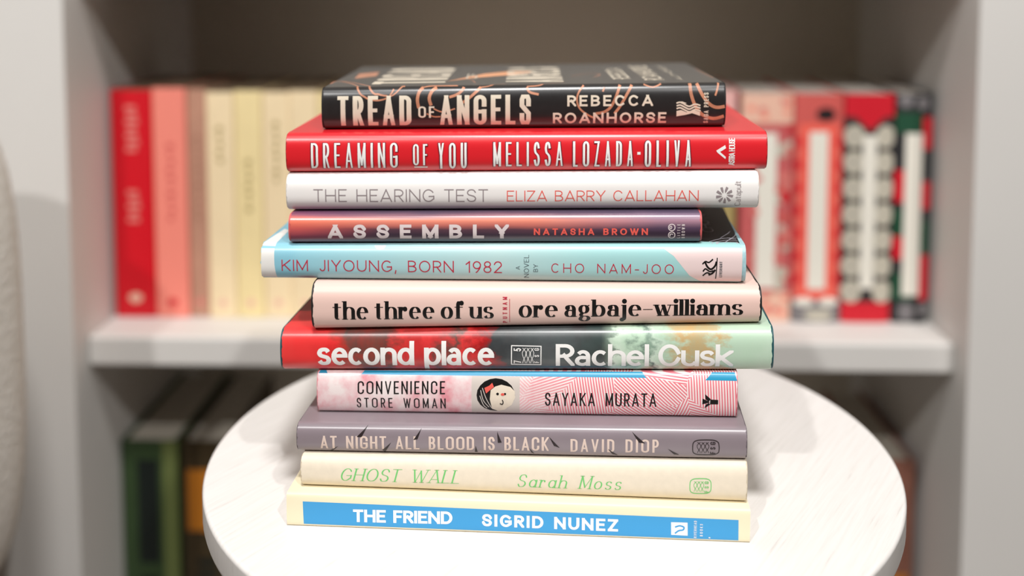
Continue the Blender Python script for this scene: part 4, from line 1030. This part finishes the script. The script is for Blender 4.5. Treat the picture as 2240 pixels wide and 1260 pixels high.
# right half of the shelf: cloth bound classics
def cloth(name, c): return mat(name, c, .75, vary=.05, scale=120)
grey_pages = pages('grey_pages', lin(232, 224, 214))
hz = .2055
lab = lambda a=.165, b=.865, s0=.30, s1=.68: ('spine_label', [rect(a, b, s0, s1)], 'label_white')
rr = random.Random(3)
standing('clothbound_book', 'pale pink book with tan and blue patches, showing just right of the stack', XR - .2085, XR - .1765, SHELF_Z, hz + .002, by, .13, cloth('pale_pink_cloth', lin(232, 176, 170)), UP, True, grey_pages, top_in=.0006,
         art=(('top_band', [rect(.14, .30, 0, 1)], 'rose_ink'), ('cover_art', [rect(.46, .64, .35, 1)], 'olive_ink'), ('cover_art', [rect(.46, .64, 0, .35)], 'label_white'),
              ('cover_art', [rect(.64, .80, .0, .6)], 'bone'), ('cover_art', [rect(.64, .80, .6, 1)], 'navy')))
def cloth_art(kind):
    A = []
    if kind == 'floral':
        A += [('top_band', [rect(0, .13, 0, 1)], 'peach'), ('foot_band', [rect(.87, 1, 0, 1)], 'peach')]
        for k in range(46):
            s = rr.choice([rr.uniform(.04, .28), rr.uniform(.72, .96)]); xx = rr.uniform(.15, .86)
            A.append(('flower_print#1' if s < .5 else 'flower_print#2', [disc(xx, s, rr.uniform(.014, .03), rr.uniform(.07, .14))], rr.choice(['rose_ink', 'red_ink', 'bone', 'rose_ink', 'salmon_dark', 'bone'])))
        for k in range(14):
            e = k % 2
            A.append((('top_band', 'foot_band')[e], [disc((rr.uniform(.02, .11), rr.uniform(.89, .98))[e], rr.uniform(.1, .9), .012, .08)], rr.choice(['rose_ink', 'salmon_dark', 'light_coral'])))
    if kind == 'coral':
        A += [('top_band', [rect(0, .13, 0, 1)], 'salmon_dark'), ('edge_band#1', [rect(.13, .92, 0, .1)], 'salmon_dark'), ('edge_band#2', [rect(.13, .92, .9, 1)], 'salmon_dark')]
        for k in range(7):
            for q, s in ((1, .08), (2, .92)):
                A.append((f'edge_band#{q}', [disc(.21 + k * .1, s, .022, .08)], 'red_ink'))
        A += [('dark_blot', [disc(.09, .62, .03, .2)], 'dark_ink'), ('foot_band', [rect(.90, 1, 0, 1)], 'grey_print'), ('foot_band', [disc(.91, .25, .02, .2), disc(.91, .75, .02, .2)], 'label_white'), ('foot_band', [disc(.97, .55, .025, .3)], 'bone')]
    if kind == 'scallop':
        A += [('top_band', [rect(.0, .10, 0, 1), [(.10, .2), (.10, .8), (.16, .5)]], 'red_ink'), ('foot_band', [rect(.91, 1, .0, 1)], 'red_ink')]
        for k in range(7):
            A += [('scallop_print#1', [disc(.185 + k * .113, .19, .05, .2)], 'bone'), ('scallop_print#2', [disc(.185 + k * .113, .81, .05, .2)], 'bone')]
        for k in range(7):
            A.append(('scallop_print#1', [disc(.185 + k * .113, .2, .012, .04)], 'grey_print'))
    if kind == 'checks':
        for q, (a, b, c, d, ink) in enumerate(((.08, .17, 0, .7, 'green_dark'), (.5, .62, 0, .4, 'green_dark'), (.78, .9, 0, .6, 'green_dark'), (.55, .7, .6, 1, 'green_dark'),
                                               (.33, .47, 0, .3, 'red_ink'), (.62, .72, 0, .3, 'red_ink'), (.1, .24, .72, 1, 'red_ink'), (.38, .5, .72, 1, 'red_ink'), (.70, .9, .72, 1, 'red_ink'))):
            A.append((f'colour_patch#{q}', [rect(a, b, c, d)], ink))
        A += [('top_band', [disc(.03, .25, .03, .2), disc(.04, .7, .03, .18)], 'grey_print'), ('foot_band', [disc(.95, .4, .04, .22), disc(.94, .85, .03, .15)], 'grey_print')]
    return A
specs = [('floral', 'pink and white floral clothbound book with a long white spine label', cloth('floral_cloth', lin(196, 92, 92)), XR - .172, XR - .1255, lab(.17, .85)),
         ('coral', 'coral red clothbound book with a grey foot and a long white spine label', cloth('coral_book_cloth', lin(240, 98, 82)), XR - .125, XR - .0815, lab(.165, .855)),
         ('scallop', 'black clothbound book with columns of pale scallops and red ends', cloth('black_book_cloth', lin(44, 38, 38)), XR - .081, XR - .037, lab(.18, .85, .36, .64)),
         ('checks', 'green, red and black patterned clothbound book at the right end of the shelf', cloth('dark_book_cloth', lin(36, 36, 38)), XR - .0365, XR - .004, lab(.17, .88, .26, .72))]
for k, label, cm, x0, x1, lb in specs:
    standing('clothbound_book', label, x0, x1, SHELF_Z, hz, by + .001, .132, cm, UP, True, grey_pages, art=tuple(cloth_art(k)) + (lb,), D=.004, top_in=.0006)

# lower compartment
LZ = .1115
dim_pages = pages('ivory_pages', lin(206, 198, 184))
standing('hardcover_book', 'tall dark green book with a moss green edge, at the left of the lower compartment', XL + .001, XL + .0535, LZ, .2265, .06, .17, mat('dark_green_cover', lin(52, 74, 40), .6, vary=.1, scale=30), LOW, True, dim_pages,
         art=(('cover_art', [rect(0, 1, .74, 1)], 'moss'), ('spine_label', [rect(.08, .52, .28, .66)], 'pine'), ('title_lettering', [rect(.58 + k * .06, .62 + k * .06, .3, .62) for k in range(6)], 'pine')))
standing('hardcover_book', 'dark brown book with an amber picture on its spine, beside the dark green book', XL + .058, XL + .102, LZ, .2265, .06, .165, mat('brown_book_cover', lin(66, 52, 28), .6, vary=.2, scale=25), LOW, True, dim_pages,
         art=(('cover_art', [rect(.12, .38, .1, .95)], 'amber'), ('title_lettering', [rect(.5 + k * .05, .53 + k * .05, .3, .7) for k in range(6)], 'pine')))
standing('hardcover_book', 'russet brown book behind the right edge of the table on the lower shelf', XR - .048, XR - .008, LZ, .216, .06, .165, mat('russet_cover', lin(140, 92, 76), .6, vary=.1, scale=30), LOW, True, dim_pages,
         art=(('cover_art', [rect(.5, .8, .1, .9)], 'amber'),))

# ---------------------------------------------------------------- boucle chair, its back to the table
def boucle():
    m, nt, b = node_mat('boucle_fabric', .9)
    b.inputs['Base Color'].default_value = lin(244, 240, 234)
    tc = nt.nodes.new('ShaderNodeTexCoord')
    n = nt.nodes.new('ShaderNodeTexVoronoi'); n.inputs['Scale'].default_value = 230
    nt.links.new(tc.outputs['Object'], n.inputs['Vector'])
    r = ramp(nt, [(.0, lin(246, 242, 236)), (.6, lin(226, 220, 211))]); nt.links.new(n.outputs['Distance'], r.inputs[0]); nt.links.new(r.outputs[0], b.inputs['Base Color'])
    bp = nt.nodes.new('ShaderNodeBump'); bp.inputs['Strength'].default_value = .35; bp.inputs['Distance'].default_value = .002; bp.invert = True
    nt.links.new(n.outputs['Distance'], bp.inputs['Height']); nt.links.new(bp.outputs[0], b.inputs['Normal'])
    return m
bc = boucle()
dark_leg = mat('dark_leg_wood', lin(70, 48, 34), .5, vary=.2, scale=20)
ch = thing('boucle_chair', 'cream boucle chair with a rounded back, cut off by the left edge', 'chair', (-.681, .69, 0), (0, 0, math.radians(-30)))
def cushion(name, x0, x1, y0, y1, z0, z1, r):
    bm = bmesh.new(); add_box(bm, x0, x1, y0, y1, z0, z1)
    bmesh.ops.subdivide_edges(bm, edges=bm.edges, cuts=3, use_grid_fill=True)
    o = mesh_from_bm(name, bm, ch, bc, smooth=True)
    c = Vector(((x0 + x1) / 2, (y0 + y1) / 2, (z0 + z1) / 2)); hs = Vector(((x1 - x0) / 2, (y1 - y0) / 2, (z1 - z0) / 2))
    for v in o.data.vertices:       # round every edge by r
        d = v.co - c; q = Vector([max(-hs[i] + r, min(hs[i] - r, d[i])) for i in range(3)])
        e = d - q
        if e.length > 1e-6: v.co = c + q + e.normalized() * r
    md = o.modifiers.new('soft', 'SUBSURF'); md.levels = md.render_levels = 2
    return o
cushion('backrest', .14, .30, -.24, .22, .30, .715, .078)
cushion('seat', -.30, .15, -.20, .17, .24, .44, .05)
for sx in (-.24, .24):
    for sy in (-.16, .13): taper_leg('leg', (sx, sy, .27), (sx * 1.05, sy * 1.05, 0), .02, .013, dark_leg, ch)
